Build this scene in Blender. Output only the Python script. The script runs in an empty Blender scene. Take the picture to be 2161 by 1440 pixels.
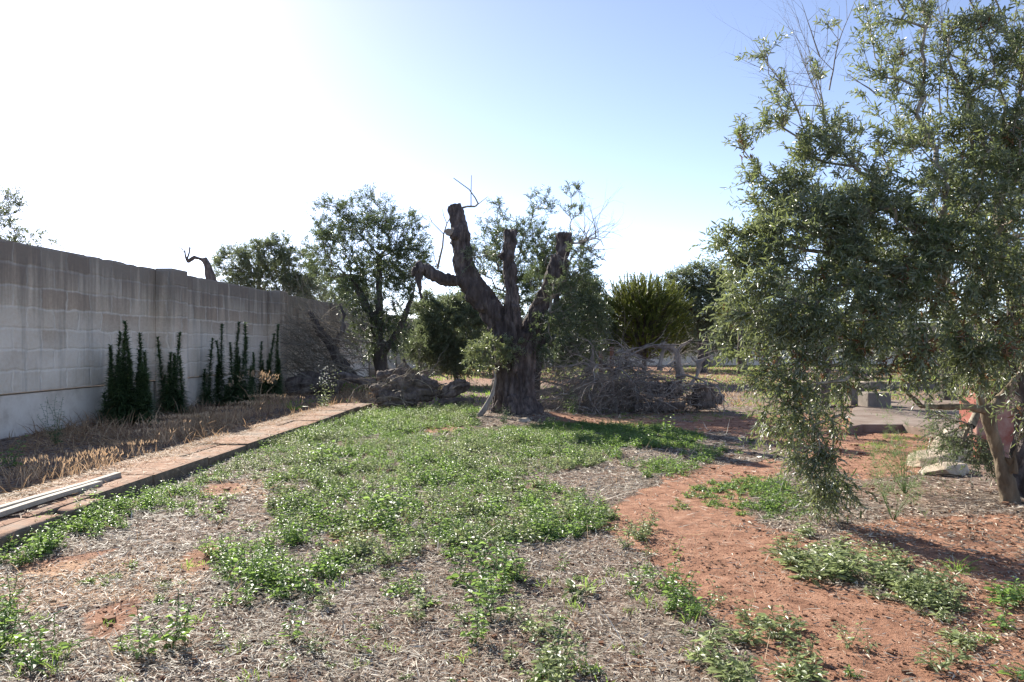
import bpy, bmesh, math
import numpy as np
from mathutils import Vector, Matrix
C = bpy.context.scene.collection
F, CX, HY, EYE = 1621.0, 1080.5, 728.0, 1.6

# ------------------------------------------------------------------ camera, sky, sun, exposure
cam_d = bpy.data.cameras.new('camera'); cam = bpy.data.objects.new('camera', cam_d); C.objects.link(cam)
cam.location = (0, 0, EYE); cam.rotation_euler = (math.radians(90), 0, 0)
cam_d.sensor_width = 36; cam_d.lens = F/2161*36; cam_d.shift_y = 8/2161.0
cam_d.clip_start = 0.05; cam_d.clip_end = 8000
bpy.context.scene.camera = cam
SUN = Vector((-0.97, 1.45, 1.0)).normalized()
ELEV = math.asin(SUN.z); AZ = math.atan2(SUN.x, SUN.y)
w = bpy.data.worlds.new('World'); bpy.context.scene.world = w; w.use_nodes = True
nt = w.node_tree; nt.nodes.clear()
sky = nt.nodes.new('ShaderNodeTexSky'); sky.sky_type = 'NISHITA'; sky.sun_disc = False
sky.sun_elevation = ELEV; sky.sun_rotation = AZ % (2*math.pi)
sky.air_density = 0.45; sky.dust_density = 0.14; sky.ozone_density = 3.0; sky.altitude = 0
bg = nt.nodes.new('ShaderNodeBackground'); bg.inputs['Strength'].default_value = 0.15
wo = nt.nodes.new('ShaderNodeOutputWorld')
tint = nt.nodes.new('ShaderNodeMix'); tint.data_type = 'RGBA'; tint.blend_type = 'MULTIPLY'; tint.inputs[0].default_value = 1; tint.inputs[7].default_value = (1.24, .97, .8, 1)
nt.links.new(sky.outputs[0], tint.inputs[6]); nt.links.new(tint.outputs[2], bg.inputs[0]); nt.links.new(bg.outputs[0], wo.inputs[0])
sl = bpy.data.lights.new('sun', 'SUN'); sl.energy = 4.6; sl.angle = math.radians(0.5); sl.color = (1, 0.94, 0.84)
so = bpy.data.objects.new('sun', sl); C.objects.link(so)
so.rotation_euler = (-SUN).to_track_quat('-Z', 'Y').to_euler(); so.location = SUN*50
vs = bpy.context.scene.view_settings
vs.view_transform = 'Standard'; vs.look = 'None'; vs.exposure = 1.43; vs.gamma = 1

# ------------------------------------------------------------------ helpers
def W(px, py, Y): return np.array([(px-CX)/F*Y, Y, EYE-(py-HY)/F*Y])
def G(px, py, z=0.0):
    Y = (EYE-z)*F/(py-HY); return np.array([(px-CX)/F*Y, Y, z])
def wallx(Y, off): return off+0.0429*Y
def hsh(i, j, k, s):
    h = (i.astype(np.int64)*374761393 + j.astype(np.int64)*668265263 + k.astype(np.int64)*2147483647 + s*1274126177) & 0xffffffff
    h = ((h ^ (h >> 13))*1274126177) & 0xffffffff
    h = ((h ^ (h >> 16))*2246822519) & 0xffffffff
    return ((h ^ (h >> 15)) & 0xffffff)/float(0xffffff)
def vn(p, s=0):
    p = np.asarray(p, float); i = np.floor(p).astype(np.int64); f = p-i; f = f*f*(3-2*f); r = 0
    for a in (0, 1):
        for b in (0, 1):
            for c in (0, 1):
                wt = (f[:, 0] if a else 1-f[:, 0])*(f[:, 1] if b else 1-f[:, 1])*(f[:, 2] if c else 1-f[:, 2])
                r = r+wt*hsh(i[:, 0]+a, i[:, 1]+b, i[:, 2]+c, s)
    return r*2-1
def fb(p, s=0, o=3):
    p = np.asarray(p, float); r = 0; a = 1
    for k in range(o): r = r+a*vn(p*2**k+k*17.3, s+k); a *= .5
    return r/1.75
def xy3(x, y): return np.stack([x, y, np.zeros_like(x)], 1)
def pip(x, y, poly):
    ins = np.zeros(len(x), bool); n = len(poly)
    for i in range(n):
        x1, y1 = poly[i]; x2, y2 = poly[(i+1) % n]
        if y1 == y2: continue
        c = ((y1 > y) != (y2 > y)) & (x < (x2-x1)*(y-y1)/(y2-y1)+x1)
        ins ^= c
    return ins
def gpoly(pp): return [tuple(G(a, b)[:2]) for a, b in pp]
def nrm(v): return v/np.maximum(np.linalg.norm(v, axis=-1, keepdims=True), 1e-9)

def mesh_np(name, V, Q, rnd=None, smooth=False):
    me = bpy.data.meshes.new(name); V = np.asarray(V, np.float32); Q = np.asarray(Q, np.int32)
    me.vertices.add(len(V)); me.vertices.foreach_set('co', V.ravel())
    me.loops.add(Q.size); me.loops.foreach_set('vertex_index', Q.ravel())
    me.polygons.add(len(Q)); me.polygons.foreach_set('loop_start', np.arange(0, Q.size, 4, dtype=np.int32))
    me.update(calc_edges=True)
    me.polygons.foreach_set('use_smooth', np.full(len(Q), smooth))
    if rnd is not None:
        a = me.attributes.new('rnd', 'FLOAT', 'FACE'); a.data.foreach_set('value', np.asarray(rnd, np.float32))
    return me
def link(name, me, mat, parent=None, loc=None):
    o = bpy.data.objects.new(name, me); C.objects.link(o)
    if mat is not None: me.materials.append(mat)
    if parent is not None:
        o.parent = parent
        o.matrix_parent_inverse = Matrix.Translation(-Vector(parent.location))
    if loc is not None: o.location = loc
    return o
def tag(o, label=None, cat=None, group=None, kind=None):
    if label: o['label'] = label
    if cat: o['category'] = cat
    if group: o['group'] = group
    if kind: o['kind'] = kind
    return o
def empty(name, loc, label, cat, group=None):
    o = bpy.data.objects.new(name, None); C.objects.link(o); o.location = tuple(float(v) for v in loc); o.empty_display_size = .1
    return tag(o, label, cat, group)

class Geo:
    def __init__(s): s.V = []; s.Q = []; s.R = []; s.n = 0
    def add(s, V, Q, R):
        s.V.append(V); s.Q.append(Q+s.n); s.R.append(np.broadcast_to(R, (len(Q),))); s.n += len(V)
    def arr(s): return np.concatenate(s.V), np.concatenate(s.Q), np.concatenate(s.R)
    def obj(s, name, mat, parent=None, smooth=False):
        V, Q, R = s.arr(); return link(name, mesh_np(name, V, Q, R, smooth), mat, parent)
def leaves(P, D, N, L, Wd, fold=.25, curl=.15, rnd=None, rng=None):
    n = len(P); D = nrm(D); S = nrm(np.cross(D, N)); N = np.cross(S, D)
    L = np.broadcast_to(L, (n,))[:, None]; Wd = np.broadcast_to(Wd, (n,))[:, None]/2
    a = P; t = P+D*L-N*L*curl
    m1 = P+D*L*.32+N*Wd*fold; m2 = P+D*L*.72+N*(Wd*fold-L*curl*.4)
    V = np.stack([a, m1+S*Wd, m2+S*Wd*.72, t, m2-S*Wd*.72, m1-S*Wd], 1).reshape(-1, 3)
    b = np.arange(n)[:, None]*6
    Q = np.concatenate([b+np.array([0, 1, 2, 3]), b+np.array([0, 3, 4, 5])], 1).reshape(-1, 4)
    if rnd is None: rnd = rng.random(n)
    return V, Q, np.repeat(np.broadcast_to(rnd, (n,)), 2)
def blades(P, D, N, L, Wd, droop=.3, rnd=None, rng=None):
    n = len(P); D = nrm(D); S = nrm(np.cross(D, N))
    L = np.broadcast_to(L, (n,))[:, None]; Wd = np.broadcast_to(Wd, (n,))[:, None]/2
    dn = np.array([0, 0, -1.0])
    m = P+D*L*.55+dn*L*droop*.25; t = P+D*L+dn*L*droop
    V = np.stack([P+S*Wd, P-S*Wd, m-S*Wd*.85, m+S*Wd*.85, t-S*Wd*.15, t+S*Wd*.15], 1).reshape(-1, 3)
    b = np.arange(n)[:, None]*6
    Q = np.concatenate([b+np.array([0, 1, 2, 3]), b+np.array([3, 2, 4, 5])], 1).reshape(-1, 4)
    if rnd is None: rnd = rng.random(n)
    return V, Q, np.repeat(np.broadcast_to(rnd, (n,)), 2)
def tubes(p0, p1, r0, r1, n=4, rnd=.5):
    p0 = np.asarray(p0, float); p1 = np.asarray(p1, float); m = len(p0)
    d = nrm(p1-p0); ref = np.where(np.abs(d[:, 2:3]) > .9, np.array([[1., 0, 0]]), np.array([[0, 0, 1.]]))
    u = nrm(np.cross(d, ref)); v = np.cross(d, u)
    r0 = np.broadcast_to(r0, (m,)); r1 = np.broadcast_to(r1, (m,))
    a = np.arange(n)*2*math.pi/n
    ring = np.cos(a)[None, :, None]*u[:, None]+np.sin(a)[None, :, None]*v[:, None]
    A = p0[:, None]+ring*r0[:, None, None]; B = p1[:, None]+ring*r1[:, None, None]
    V = np.concatenate([A, B], 1).reshape(-1, 3)
    i = np.arange(n); j = (i+1) % n
    q = np.stack([i, j, n+j, n+i], 1)
    Q = (np.arange(m)[:, None, None]*2*n+q[None]).reshape(-1, 4)
    return V, Q, np.full(len(Q), rnd)
def stamp(geo, var, P, ang, sc, rv=None, tilt=None):
    """var=(V,Q,R) copies at P with z-rotation and scale"""
    V, Q, R = var; k = len(P)
    if k == 0: return
    c, s = np.cos(ang)[:, None], np.sin(ang)[:, None]; sc = np.broadcast_to(sc, (k,))[:, None]
    X = V[None, :, 0]*c-V[None, :, 1]*s; Y = V[None, :, 0]*s+V[None, :, 1]*c; Z = np.broadcast_to(V[None, :, 2], X.shape)
    VV = np.stack([X*sc, Y*sc, Z*sc], 2)+P[:, None]
    QQ = Q[None]+np.arange(k)[:, None, None]*len(V)
    RR = np.broadcast_to(R[None], (k, len(R)))
    if rv is not None: RR = np.clip(RR*.6+rv[:, None]*.4, 0, 1)
    geo.add(VV.reshape(-1, 3), QQ.reshape(-1, 4), RR.reshape(-1))
def rvec(rng, n): return nrm(rng.normal(size=(n, 3)))

# ------------------------------------------------------------------ materials
def newmat(name):
    m = bpy.data.materials.new(name); m.use_nodes = True; m.node_tree.nodes.clear(); return m, m.node_tree
class NB:
    def __init__(s, nt): s.nt = nt
    def n(s, t, **kw):
        nd = s.nt.nodes.new(t)
        for k, v in kw.items():
            if k.startswith('i_'):
                key = k[2:]; nd.inputs[int(key) if key.isdigit() else key.replace('_', ' ')].default_value = v
            else: setattr(nd, k, v)
        return nd
    def l(s, a, b): s.nt.links.new(a, b)
    def coord(s, kind='Object', scale=(1, 1, 1)):
        c = s.n('ShaderNodeTexCoord'); m = s.n('ShaderNodeMapping'); m.inputs['Scale'].default_value = scale
        s.l(c.outputs[kind], m.inputs[0]); return m.outputs[0]
    def noise(s, co, scale, detail=4, rough=.55):
        nd = s.n('ShaderNodeTexNoise'); nd.inputs['Scale'].default_value = scale; nd.inputs['Detail'].default_value = detail
        nd.inputs['Roughness'].default_value = rough; s.l(co, nd.inputs['Vector']); return nd.outputs[0]
    def ramp(s, fac, stops):
        r = s.n('ShaderNodeValToRGB'); e = r.color_ramp.elements
        while len(e) < len(stops): e.new(.5)
        for i, (p, c) in enumerate(stops):
            e[i].position = p; e[i].color = (c, c, c, 1) if isinstance(c, (int, float)) else (*c, 1)
        s.l(fac, r.inputs[0]); return r.outputs[0]
    def mix(s, f, a, b, mode='MIX'):
        m = s.n('ShaderNodeMix', data_type='RGBA', blend_type=mode)
        for v, i in ((f, 0), (a, 6), (b, 7)):
            if hasattr(v, 'is_output'): s.l(v, m.inputs[i])
            elif i == 0: m.inputs[0].default_value = v
            else: m.inputs[i].default_value = (*v, 1)
        return m.outputs[2]
    def math(s, op, a, b=None, clamp=False):
        m = s.n('ShaderNodeMath', operation=op, use_clamp=clamp)
        for i, v in enumerate((a, b)):
            if v is None: continue
            if hasattr(v, 'is_output'): s.l(v, m.inputs[i])
            else: m.inputs[i].default_value = v
        return m.outputs[0]
    def bsdf(s, col, rough=.8, spec=.3, bump=None, bs=.5, bd=.02):
        p = s.n('ShaderNodeBsdfPrincipled')
        if hasattr(col, 'is_output'): s.l(col, p.inputs['Base Color'])
        else: p.inputs['Base Color'].default_value = (*col, 1)
        if hasattr(rough, 'is_output'): s.l(rough, p.inputs['Roughness'])
        else: p.inputs['Roughness'].default_value = rough
        p.inputs['Specular IOR Level'].default_value = spec
        if bump is not None:
            b = s.n('ShaderNodeBump'); b.inputs['Strength'].default_value = bs; b.inputs['Distance'].default_value = bd
            s.l(bump, b.inputs['Height']); s.l(b.outputs[0], p.inputs['Normal'])
        return p
    def out(s, sh):
        o = s.n('ShaderNodeOutputMaterial'); s.l(sh, o.inputs[0])
def leaf_mat(name, cols, under=None, trans=.35, rough=.4, tcol=None, spec=.5):
    m, t = newmat(name); b = NB(t)
    a = b.n('ShaderNodeAttribute', attribute_name='rnd')
    k = len(cols); col = b.ramp(a.outputs['Fac'], [(i/(k-1), c) for i, c in enumerate(cols)])
    big = b.noise(b.coord('Object'), 1.1, 3)
    col = b.mix(b.ramp(big, [(.35, 0.0), (.65, 1.0)]), b.mix(1.0, col, (.72, .76, .74), 'MULTIPLY'), col)
    tc = b.mix(.5, col, tcol or cols[-1])
    if under:
        g = b.n('ShaderNodeNewGeometry'); col = b.mix(g.outputs['Backfacing'], col, b.mix(.75, col, under))
    p = b.bsdf(col, rough, spec); tr = b.n('ShaderNodeBsdfTranslucent'); b.l(tc, tr.inputs[0])
    mx = b.n('ShaderNodeMixShader'); mx.inputs[0].default_value = trans
    b.l(p.outputs[0], mx.inputs[1]); b.l(tr.outputs[0], mx.inputs[2]); b.out(mx.outputs[0]); return m
def bark_mat(name, c1, c2, c3, sc=6, bd=.03):
    m, t = newmat(name); b = NB(t); co = b.coord('Object', (1, 1, .3))
    n1 = b.noise(co, sc*1.6, 6, .65); n2 = b.noise(b.coord('Object'), 1.3, 4)
    col = b.ramp(n1, [(.32, c1), (.5, c2), (.68, c3)])
    col = b.mix(b.ramp(n2, [(.42, 0.0), (.62, .6)]), col, tuple(x*.55 for x in c2))
    p = b.bsdf(col, .9, .2, b.noise(co, sc*3, 8, .7), .9, bd); b.out(p.outputs[0]); return m

M = {}
M['olive'] = leaf_mat('olive_leaf', [(.044, .06, .03), (.082, .106, .048), (.145, .175, .08), (.3, .32, .2)], (.38, .4, .3), .42, .37, (.37, .43, .13), 1.0)
M['olive_grey'] = leaf_mat('olive_leaf_grey', [(.075, .1, .06), (.13, .155, .09), (.2, .225, .14)], (.28, .3, .23), .45, .35, (.25, .3, .12))
M['olive_dark'] = leaf_mat('olive_leaf_dark', [(.05, .072, .035), (.085, .112, .052), (.14, .17, .08)], (.24, .26, .2), .4, .33, (.2, .26, .08))
M['dry_leaf'] = leaf_mat('withered_leaf', [(.16, .07, .03), (.25, .12, .05), (.3, .17, .08)], None, .3, .6)
M['pine'] = leaf_mat('pine_needle', [(.06, .085, .022), (.14, .175, .038), (.3, .33, .075)], None, .42, .5, (.36, .38, .06))
M['weed'] = leaf_mat('weed_leaf', [(.08, .14, .055), (.14, .225, .085), (.21, .32, .11), (.32, .43, .15)], None, .5, .42, (.38, .56, .1), .6)
M['weed_pale'] = leaf_mat('weed_leaf_pale', [(.13, .17, .08), (.22, .27, .125), (.33, .37, .18), (.44, .47, .26)], None, .45, .4, (.42, .5, .2), .6)
M['grass'] = leaf_mat('grass_blade', [(.1, .18, .04), (.18, .29, .06), (.29, .41, .1)], None, .5, .45, (.42, .6, .1))
M['horseweed'] = leaf_mat('horseweed_leaf', [(.05, .09, .045), (.1, .155, .07), (.19, .27, .11)], None, .4, .5, (.16, .26, .08), .5)
M['fennel'] = leaf_mat('feathery_green', [(.12, .18, .08), (.17, .24, .1), (.24, .31, .14)], None, .45, .5, (.25, .38, .1))
M['straw'] = leaf_mat('straw_litter', [(.1, .07, .048), (.27, .21, .15), (.5, .425, .335), (.78, .71, .61)], None, .12, .7)
M['leaflit'] = leaf_mat('leaf_litter', [(.14, .075, .045), (.32, .21, .14), (.54, .43, .33), (.72, .63, .52)], None, .12, .6)
M['drygrass'] = leaf_mat('dry_grass', [(.2, .12, .075), (.38, .25, .15), (.55, .39, .25), (.68, .53, .37)], None, .35, .7, (.48, .29, .15))
M['clod'] = leaf_mat('soil_clod', [(.07, .038, .025), (.2, .1, .06), (.34, .19, .125)], None, .02, .9, None, .1)
M['stem'] = leaf_mat('green_stem', [(.1, .15, .05), (.14, .2, .07)], None, .1, .6)
M['flower'] = leaf_mat('pale_flower', [(.5, .5, .45), (.6, .6, .55)], None, .3, .6)
M['bark'] = bark_mat('olive_bark', (.028, .022, .02), (.098, .078, .072), (.22, .18, .163))
M['bark_far'] = bark_mat('olive_bark_far', (.05, .045, .04), (.12, .1, .09), (.2, .175, .15), 4)
M['bark_young'] = bark_mat('olive_bark_smooth', (.07, .05, .034), (.19, .145, .1), (.31, .25, .175), 5, .02)
M['twig'] = bark_mat('olive_twig', (.14, .12, .09), (.28, .245, .19), (.42, .37, .3), 8, .004)
M['deadwood'] = bark_mat('weathered_deadwood', (.15, .125, .105), (.33, .285, .245), (.5, .45, .4), 5, .01)
M['log'] = bark_mat('old_log_bark', (.055, .045, .039), (.165, .135, .115), (.32, .27, .23), 4)

def wall_material():
    m, t = newmat('tuff_block_wall'); b = NB(t)
    c = b.n('ShaderNodeTexCoord'); sep = b.n('ShaderNodeSeparateXYZ'); b.l(c.outputs['Object'], sep.inputs[0])
    along = b.math('ADD', sep.outputs[0], sep.outputs[1])
    dn = b.noise(c.outputs['Object'], 2.5, 3); cmb = b.n('ShaderNodeCombineXYZ')
    off = b.math('MULTIPLY', b.math('SUBTRACT', dn, .5), .22)
    b.l(b.math('ADD', along, off), cmb.inputs[0]); b.l(b.math('ADD', b.math('SUBTRACT', sep.outputs[2], .81), b.math('MULTIPLY', off, .6)), cmb.inputs[1])
    br = b.n('ShaderNodeTexBrick'); b.l(cmb.outputs[0], br.inputs[0]); br.offset = .5
    for k, v in (('Scale', 1), ('Mortar Size', .04), ('Mortar Smooth', 1.0), ('Bias', .0), ('Brick Width', .72), ('Row Height', .355)): br.inputs[k].default_value = v
    br.inputs['Color1'].default_value = (.44, .345, .26, 1); br.inputs['Color2'].default_value = (.66, .56, .45, 1); br.inputs['Mortar'].default_value = (.7, .61, .51, 1)
    n1 = b.noise(c.outputs['Object'], 1.0, 6, .6); n2 = b.noise(c.outputs['Object'], 14, 6, .7)
    zz = sep.outputs[2]
    # whitish lime smear over the lower courses
    lo = b.math('SUBTRACT', 1.0, b.math('DIVIDE', b.math('SUBTRACT', zz, 1.55), .75), True)
    lime = b.math('MULTIPLY', lo, b.ramp(n1, [(.32, .35), (.6, 1.0)]), True)
    col = b.mix(b.math('MULTIPLY', lime, .8), br.outputs[0], (.9, .79, .67))
    col = b.mix(.55, col, b.mix(b.ramp(n2, [(.25, 0.0), (.75, 1.0)]), (.4, .37, .34), (.7, .68, .65)), 'OVERLAY')
    # run-down weather stains from the coping
    sm = b.n('ShaderNodeMapping'); sm.inputs['Scale'].default_value = (2.6, 2.6, .22); b.l(c.outputs['Object'], sm.inputs[0])
    st = b.noise(sm.outputs[0], 1.6, 5, .65)
    top = b.math('DIVIDE', b.math('SUBTRACT', zz, 2.0), 1.3, True)
    stain = b.ramp(b.math('ADD', st, b.math('MULTIPLY', top, .42)), [(.54, 0.0), (.84, 1.0)])
    col = b.mix(b.math('MULTIPLY', stain, .72), col, (.15, .128, .11))
    dirt = b.math('SUBTRACT', 1.0, b.math('DIVIDE', b.math('ADD', zz, b.math('MULTIPLY', n1, -.5)), .35), True)
    col = b.mix(b.math('MULTIPLY', dirt, .7), col, (.2, .14, .1))
    hh = b.math('ADD', b.math('MULTIPLY', br.outputs['Fac'], -.9), n2)
    p = b.bsdf(col, .95, .15, hh, .6, .02); b.out(p.outputs[0]); return m
M['wall'] = wall_material()
def simple_mat(name, stops, sc, rough=.9, bd=.01, sc2=None, spec=.2):
    m, t = newmat(name); b = NB(t); co = b.coord('Object'); n = b.noise(co, sc, 6, .65)
    p = b.bsdf(b.ramp(n, stops), rough, spec, b.noise(co, sc2 or sc*5, 6, .7), .7, bd); b.out(p.outputs[0]); return m
M['plinth'] = simple_mat('lime_plinth', [(.3, (.58, .49, .4)), (.5, (.78, .69, .59)), (.7, (.86, .78, .69))], 2.2)
M['concrete'] = simple_mat('concrete', [(.3, (.14, .12, .1)), (.7, (.24, .205, .175))], 3)
M['redwall'] = simple_mat('red_plaster', [(.32, (.22, .075, .055)), (.5, (.32, .12, .09)), (.66, (.42, .27, .22))], 2.5)
M['rock'] = simple_mat('limestone', [(.3, (.3, .23, .16)), (.55, (.48, .4, .31)), (.8, (.62, .55, .46))], 6)
M['plank'] = simple_mat('weathered_plank', [(.3, (.28, .25, .2)), (.7, (.44, .4, .34))], 9, .8, .004)
M['rust'] = simple_mat('rusty_post', [(.3, (.12, .06, .04)), (.7, (.22, .12, .08))], 8)
M['cable'] = simple_mat('cable', [(.3, (.05, .05, .05)), (.7, (.07, .07, .07))], 8)
M['cut'] = simple_mat('sawn_wood', [(.3, (.2, .16, .13)), (.7, (.34, .29, .24))], 14)
def slab_material():
    m, t = newmat('dusty_slab'); b = NB(t); co = b.coord('Object'); n = b.noise(co, 1.5, 7, .65); n2 = b.noise(co, 12, 6, .7)
    col = b.ramp(n2, [(.3, (.26, .21, .165)), (.7, (.44, .37, .3))])
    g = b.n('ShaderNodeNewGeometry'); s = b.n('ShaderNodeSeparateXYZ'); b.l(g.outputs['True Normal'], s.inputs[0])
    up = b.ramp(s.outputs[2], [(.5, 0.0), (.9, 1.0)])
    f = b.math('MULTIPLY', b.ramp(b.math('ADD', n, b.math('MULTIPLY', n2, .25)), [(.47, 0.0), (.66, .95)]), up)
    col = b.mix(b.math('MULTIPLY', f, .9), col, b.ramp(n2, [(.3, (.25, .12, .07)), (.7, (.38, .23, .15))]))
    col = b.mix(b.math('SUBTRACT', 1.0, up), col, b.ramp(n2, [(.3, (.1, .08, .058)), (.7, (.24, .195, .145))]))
    p = b.bsdf(col, .95, .15, n2, .8, .015); b.out(p.outputs[0]); return m
M['slab'] = slab_material()
M['paving'] = simple_mat('dusty_paving', [(.3, (.15, .1, .075)), (.55, (.24, .19, .155)), (.75, (.3, .25, .215))], 1.7, .9, .012, 30)
def ground_material():
    m, t = newmat('red_soil_and_litter'); b = NB(t); co = b.coord('Object')
    nf = b.noise(co, 55, 6, .75); nm = b.noise(co, 7, 6, .65); nl = b.noise(co, .9, 4)
    red = b.ramp(nm, [(.3, (.175, .09, .057)), (.5, (.35, .185, .118)), (.72, (.5, .3, .205))])
    red = b.mix(.5, red, b.ramp(nf, [(.3, (.32, .3, .28)), (.7, (.7, .68, .66))]), 'OVERLAY')
    speck = b.ramp(b.noise(co, 38, 3, .6), [(.30, 1.0), (.38, 0.0)])
    red = b.mix(b.math('MULTIPLY', speck, .6), red, (.11, .06, .04))
    # fibre pattern of mulch
    v = b.n('ShaderNodeTexVoronoi'); v.inputs['Scale'].default_value = 62; mp = b.n('ShaderNodeMapping'); mp.inputs['Scale'].default_value = (1, .25, 1); mp.inputs['Rotation'].default_value = (0, 0, .6)
    c = b.n('ShaderNodeTexCoord'); b.l(c.outputs['Object'], mp.inputs[0]); b.l(mp.outputs[0], v.inputs[0])
    v2 = b.n('ShaderNodeTexVoronoi'); v2.inputs['Scale'].default_value = 75; mp2 = b.n('ShaderNodeMapping'); mp2.inputs['Scale'].default_value = (.22, 1, 1); mp2.inputs['Rotation'].default_value = (0, 0, -.5)
    b.l(c.outputs['Object'], mp2.inputs[0]); b.l(mp2.outputs[0], v2.inputs[0])
    sp = b.n('ShaderNodeSeparateColor'); b.l(v.outputs['Color'], sp.inputs[0]); sp2 = b.n('ShaderNodeSeparateColor'); b.l(v2.outputs['Color'], sp2.inputs[0])
    fi = b.math('MULTIPLY', b.math('ADD', sp.outputs[0], sp2.outputs[1]), .5)
    mul = b.ramp(fi, [(.15, (.07, .045, .033)), (.45, (.19, .14, .105)), (.7, (.32, .26, .21)), (.92, (.5, .44, .37))])
    mul = b.mix(b.ramp(nl, [(.4, 0.0), (.7, .4)]), mul, red)
    a = b.n('ShaderNodeAttribute', attribute_name='red'); a2 = b.n('ShaderNodeAttribute', attribute_name='tan')
    f = b.ramp(b.math('ADD', a.outputs['Fac'], b.math('MULTIPLY', b.math('SUBTRACT', nm, .5), .9)), [(.3, 0.0), (.72, 1.0)])
    f = b.math('MULTIPLY', f, b.ramp(b.math('ADD', b.math('MULTIPLY', nf, .5), b.math('MULTIPLY', a.outputs['Fac'], .6)), [(.35, .3), (.6, 1.0)]))
    col = b.mix(f, mul, red)
    tanc = b.mix(.5, b.ramp(nm, [(.3, (.36, .19, .11)), (.6, (.5, .33, .21)), (.8, (.6, .45, .31))]), b.ramp(fi, [(.2, (.3, .28, .26)), (.85, (.75, .73, .7))]), 'OVERLAY')
    col = b.mix(b.ramp(b.math('ADD', a2.outputs['Fac'], b.math('MULTIPLY', b.math('SUBTRACT', nm, .5), .9)), [(.3, 0.0), (.8, .75)]), col, tanc)
    h = b.math('ADD', b.math('MULTIPLY', nf, 1.0), b.math('MULTIPLY', fi, b.math('SUBTRACT', 1.0, b.math('MULTIPLY', f, .9))))
    p = b.bsdf(col, .95, .15, b.math('ADD', h, nm), 1.0, .022); b.out(p.outputs[0]); return m
M['ground'] = ground_material()

# ------------------------------------------------------------------ ground regions (measured on the ground plane)
RED = [gpoly(p) for p in [
    [(1960, 1440), (1980, 1330), (1900, 1250), (2050, 1230), (2500, 1330), (2500, 1460)],
    [(1290, 1110), (1300, 1060), (1400, 1010), (1480, 985), (1620, 965), (1680, 985), (1620, 1020), (1560, 1060), (1600, 1110), (1700, 1140), (1700, 1200), (1760, 1240), (1880, 1270), (2000, 1330), (1980, 1400), (1960, 1440), (1720, 1440), (1640, 1360), (1480, 1310), (1420, 1240), (1370, 1170)],
    [(1440, 880), (1750, 875), (1950, 915), (2010, 960), (1930, 1000), (1800, 1010), (1700, 960), (1560, 925)],
    [(1160, 880), (1500, 892), (1640, 905), (1560, 915), (1300, 905), (1180, 900)],
    [(1900, 1090), (2161, 1100), (2400, 1250), (2400, 1320), (2100, 1260), (1800, 1180), (1750, 1120)],
    [(830, 900), (990, 893), (950, 912), (860, 912)],
    [(420, 1020), (520, 1015), (500, 1040), (420, 1040)],
    [(20, 1185), (260, 1150), (210, 1195), (30, 1215)], [(380, 1170), (480, 1140), (460, 1190), (390, 1205)], [(140, 1310), (290, 1250), (330, 1230), (240, 1330), (170, 1340)],
    [(690, 1120), (800, 1100), (760, 1140), (700, 1150)], [(1500, 1300), (1700, 1330), (1800, 1460), (1600, 1440)]]]
TAN = [gpoly(p) for p in [[(0, 1200), (200, 1170), (400, 1190), (420, 1240), (300, 1270), (0, 1290), (-500, 1320), (-500, 1210)], [(500, 1010), (620, 1000), (640, 1040), (560, 1060), (480, 1040)],
    [(1180, 880), (1500, 872), (1560, 884), (1300, 894)]]]
def warp(x, y, s, amp=.16):
    p = xy3(x, y); return x+amp*fb(p*1.6, s)+amp*.4*fb(p*6, s+5), y+amp*1.4*fb(p*1.6+40, s+9)+amp*.4*fb(p*6+9, s+3)
def inmask(polys, x, y, s=0):
    wx, wy = warp(x, y, s); r = np.zeros(len(x), bool)
    for p in polys: r |= pip(wx, wy, p)
    return r
def gz(x, y):
    p = xy3(x, y); z = .035*fb(p*.45, 3)+.012*fb(p*3, 8)+.006*vn(p*11, 2)
    st = np.clip((wallx(y, -4.9)-x)/.35, 0, 1)*(y < 60)     # strip behind the kerb lies higher
    z = z+st*.06
    d = np.hypot(x-4.9, y-7.45); z = z+.1*np.exp(-(d/.9)**2)
    d = np.hypot(x-.1, y-17.0); z = z+.14*np.exp(-(d/1.4)**2)
    return z*np.clip((200-np.abs(y))/150, 0, 1)

def axis(a, b, st, lo, hi, k=1.16):
    r = list(np.arange(a, b+1e-6, st)); s = st
    up = []; v = r[-1]
    while v < hi: s *= k; v += s; up.append(v)
    s = st; dn = []; v = r[0]
    while v > lo: s *= k; v -= s; dn.append(v)
    return np.array(dn[::-1]+r+up)
gx = axis(-9.5, 9, .06, -3500, 3500); gy = axis(2.6, 21, .06, -300, 4000)
X, Y = np.meshgrid(gx, gy); x = X.ravel(); y = Y.ravel()
V = np.stack([x, y, gz(x, y)], 1)
nx, ny = len(gx), len(gy); i = (np.arange(ny-1)[:, None]*nx+np.arange(nx-1)[None]).ravel()
me = mesh_np('ground', V, np.stack([i, i+1, i+nx+1, i+nx], 1), smooth=True)
def softmask(polys, x, y, s):
    r = 0
    for k, am in enumerate((0, .22, .4, .32, .5)): r = r+inmask(polys, x+am*.5*fb(xy3(x, y)*5+k*9, k+60), y+am*.7*fb(xy3(x, y)*5+k*7, k+80), s)
    return (r/5.).astype(np.float32)
redm = softmask(RED, x, y, 1); tanm = softmask(TAN, x, y, 4)
farm = (np.clip((y-24)/10, 0, 1)*.55*(fb(xy3(x, y)*.25, 77) > -.1)).astype(np.float32)
redm = np.maximum(redm, farm)
a = me.attributes.new('red', 'FLOAT', 'POINT'); a.data.foreach_set('value', redm)
a = me.attributes.new('tan', 'FLOAT', 'POINT'); a.data.foreach_set('value', tanm)
tag(link('ground', me, M['ground']), kind='structure')

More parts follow.
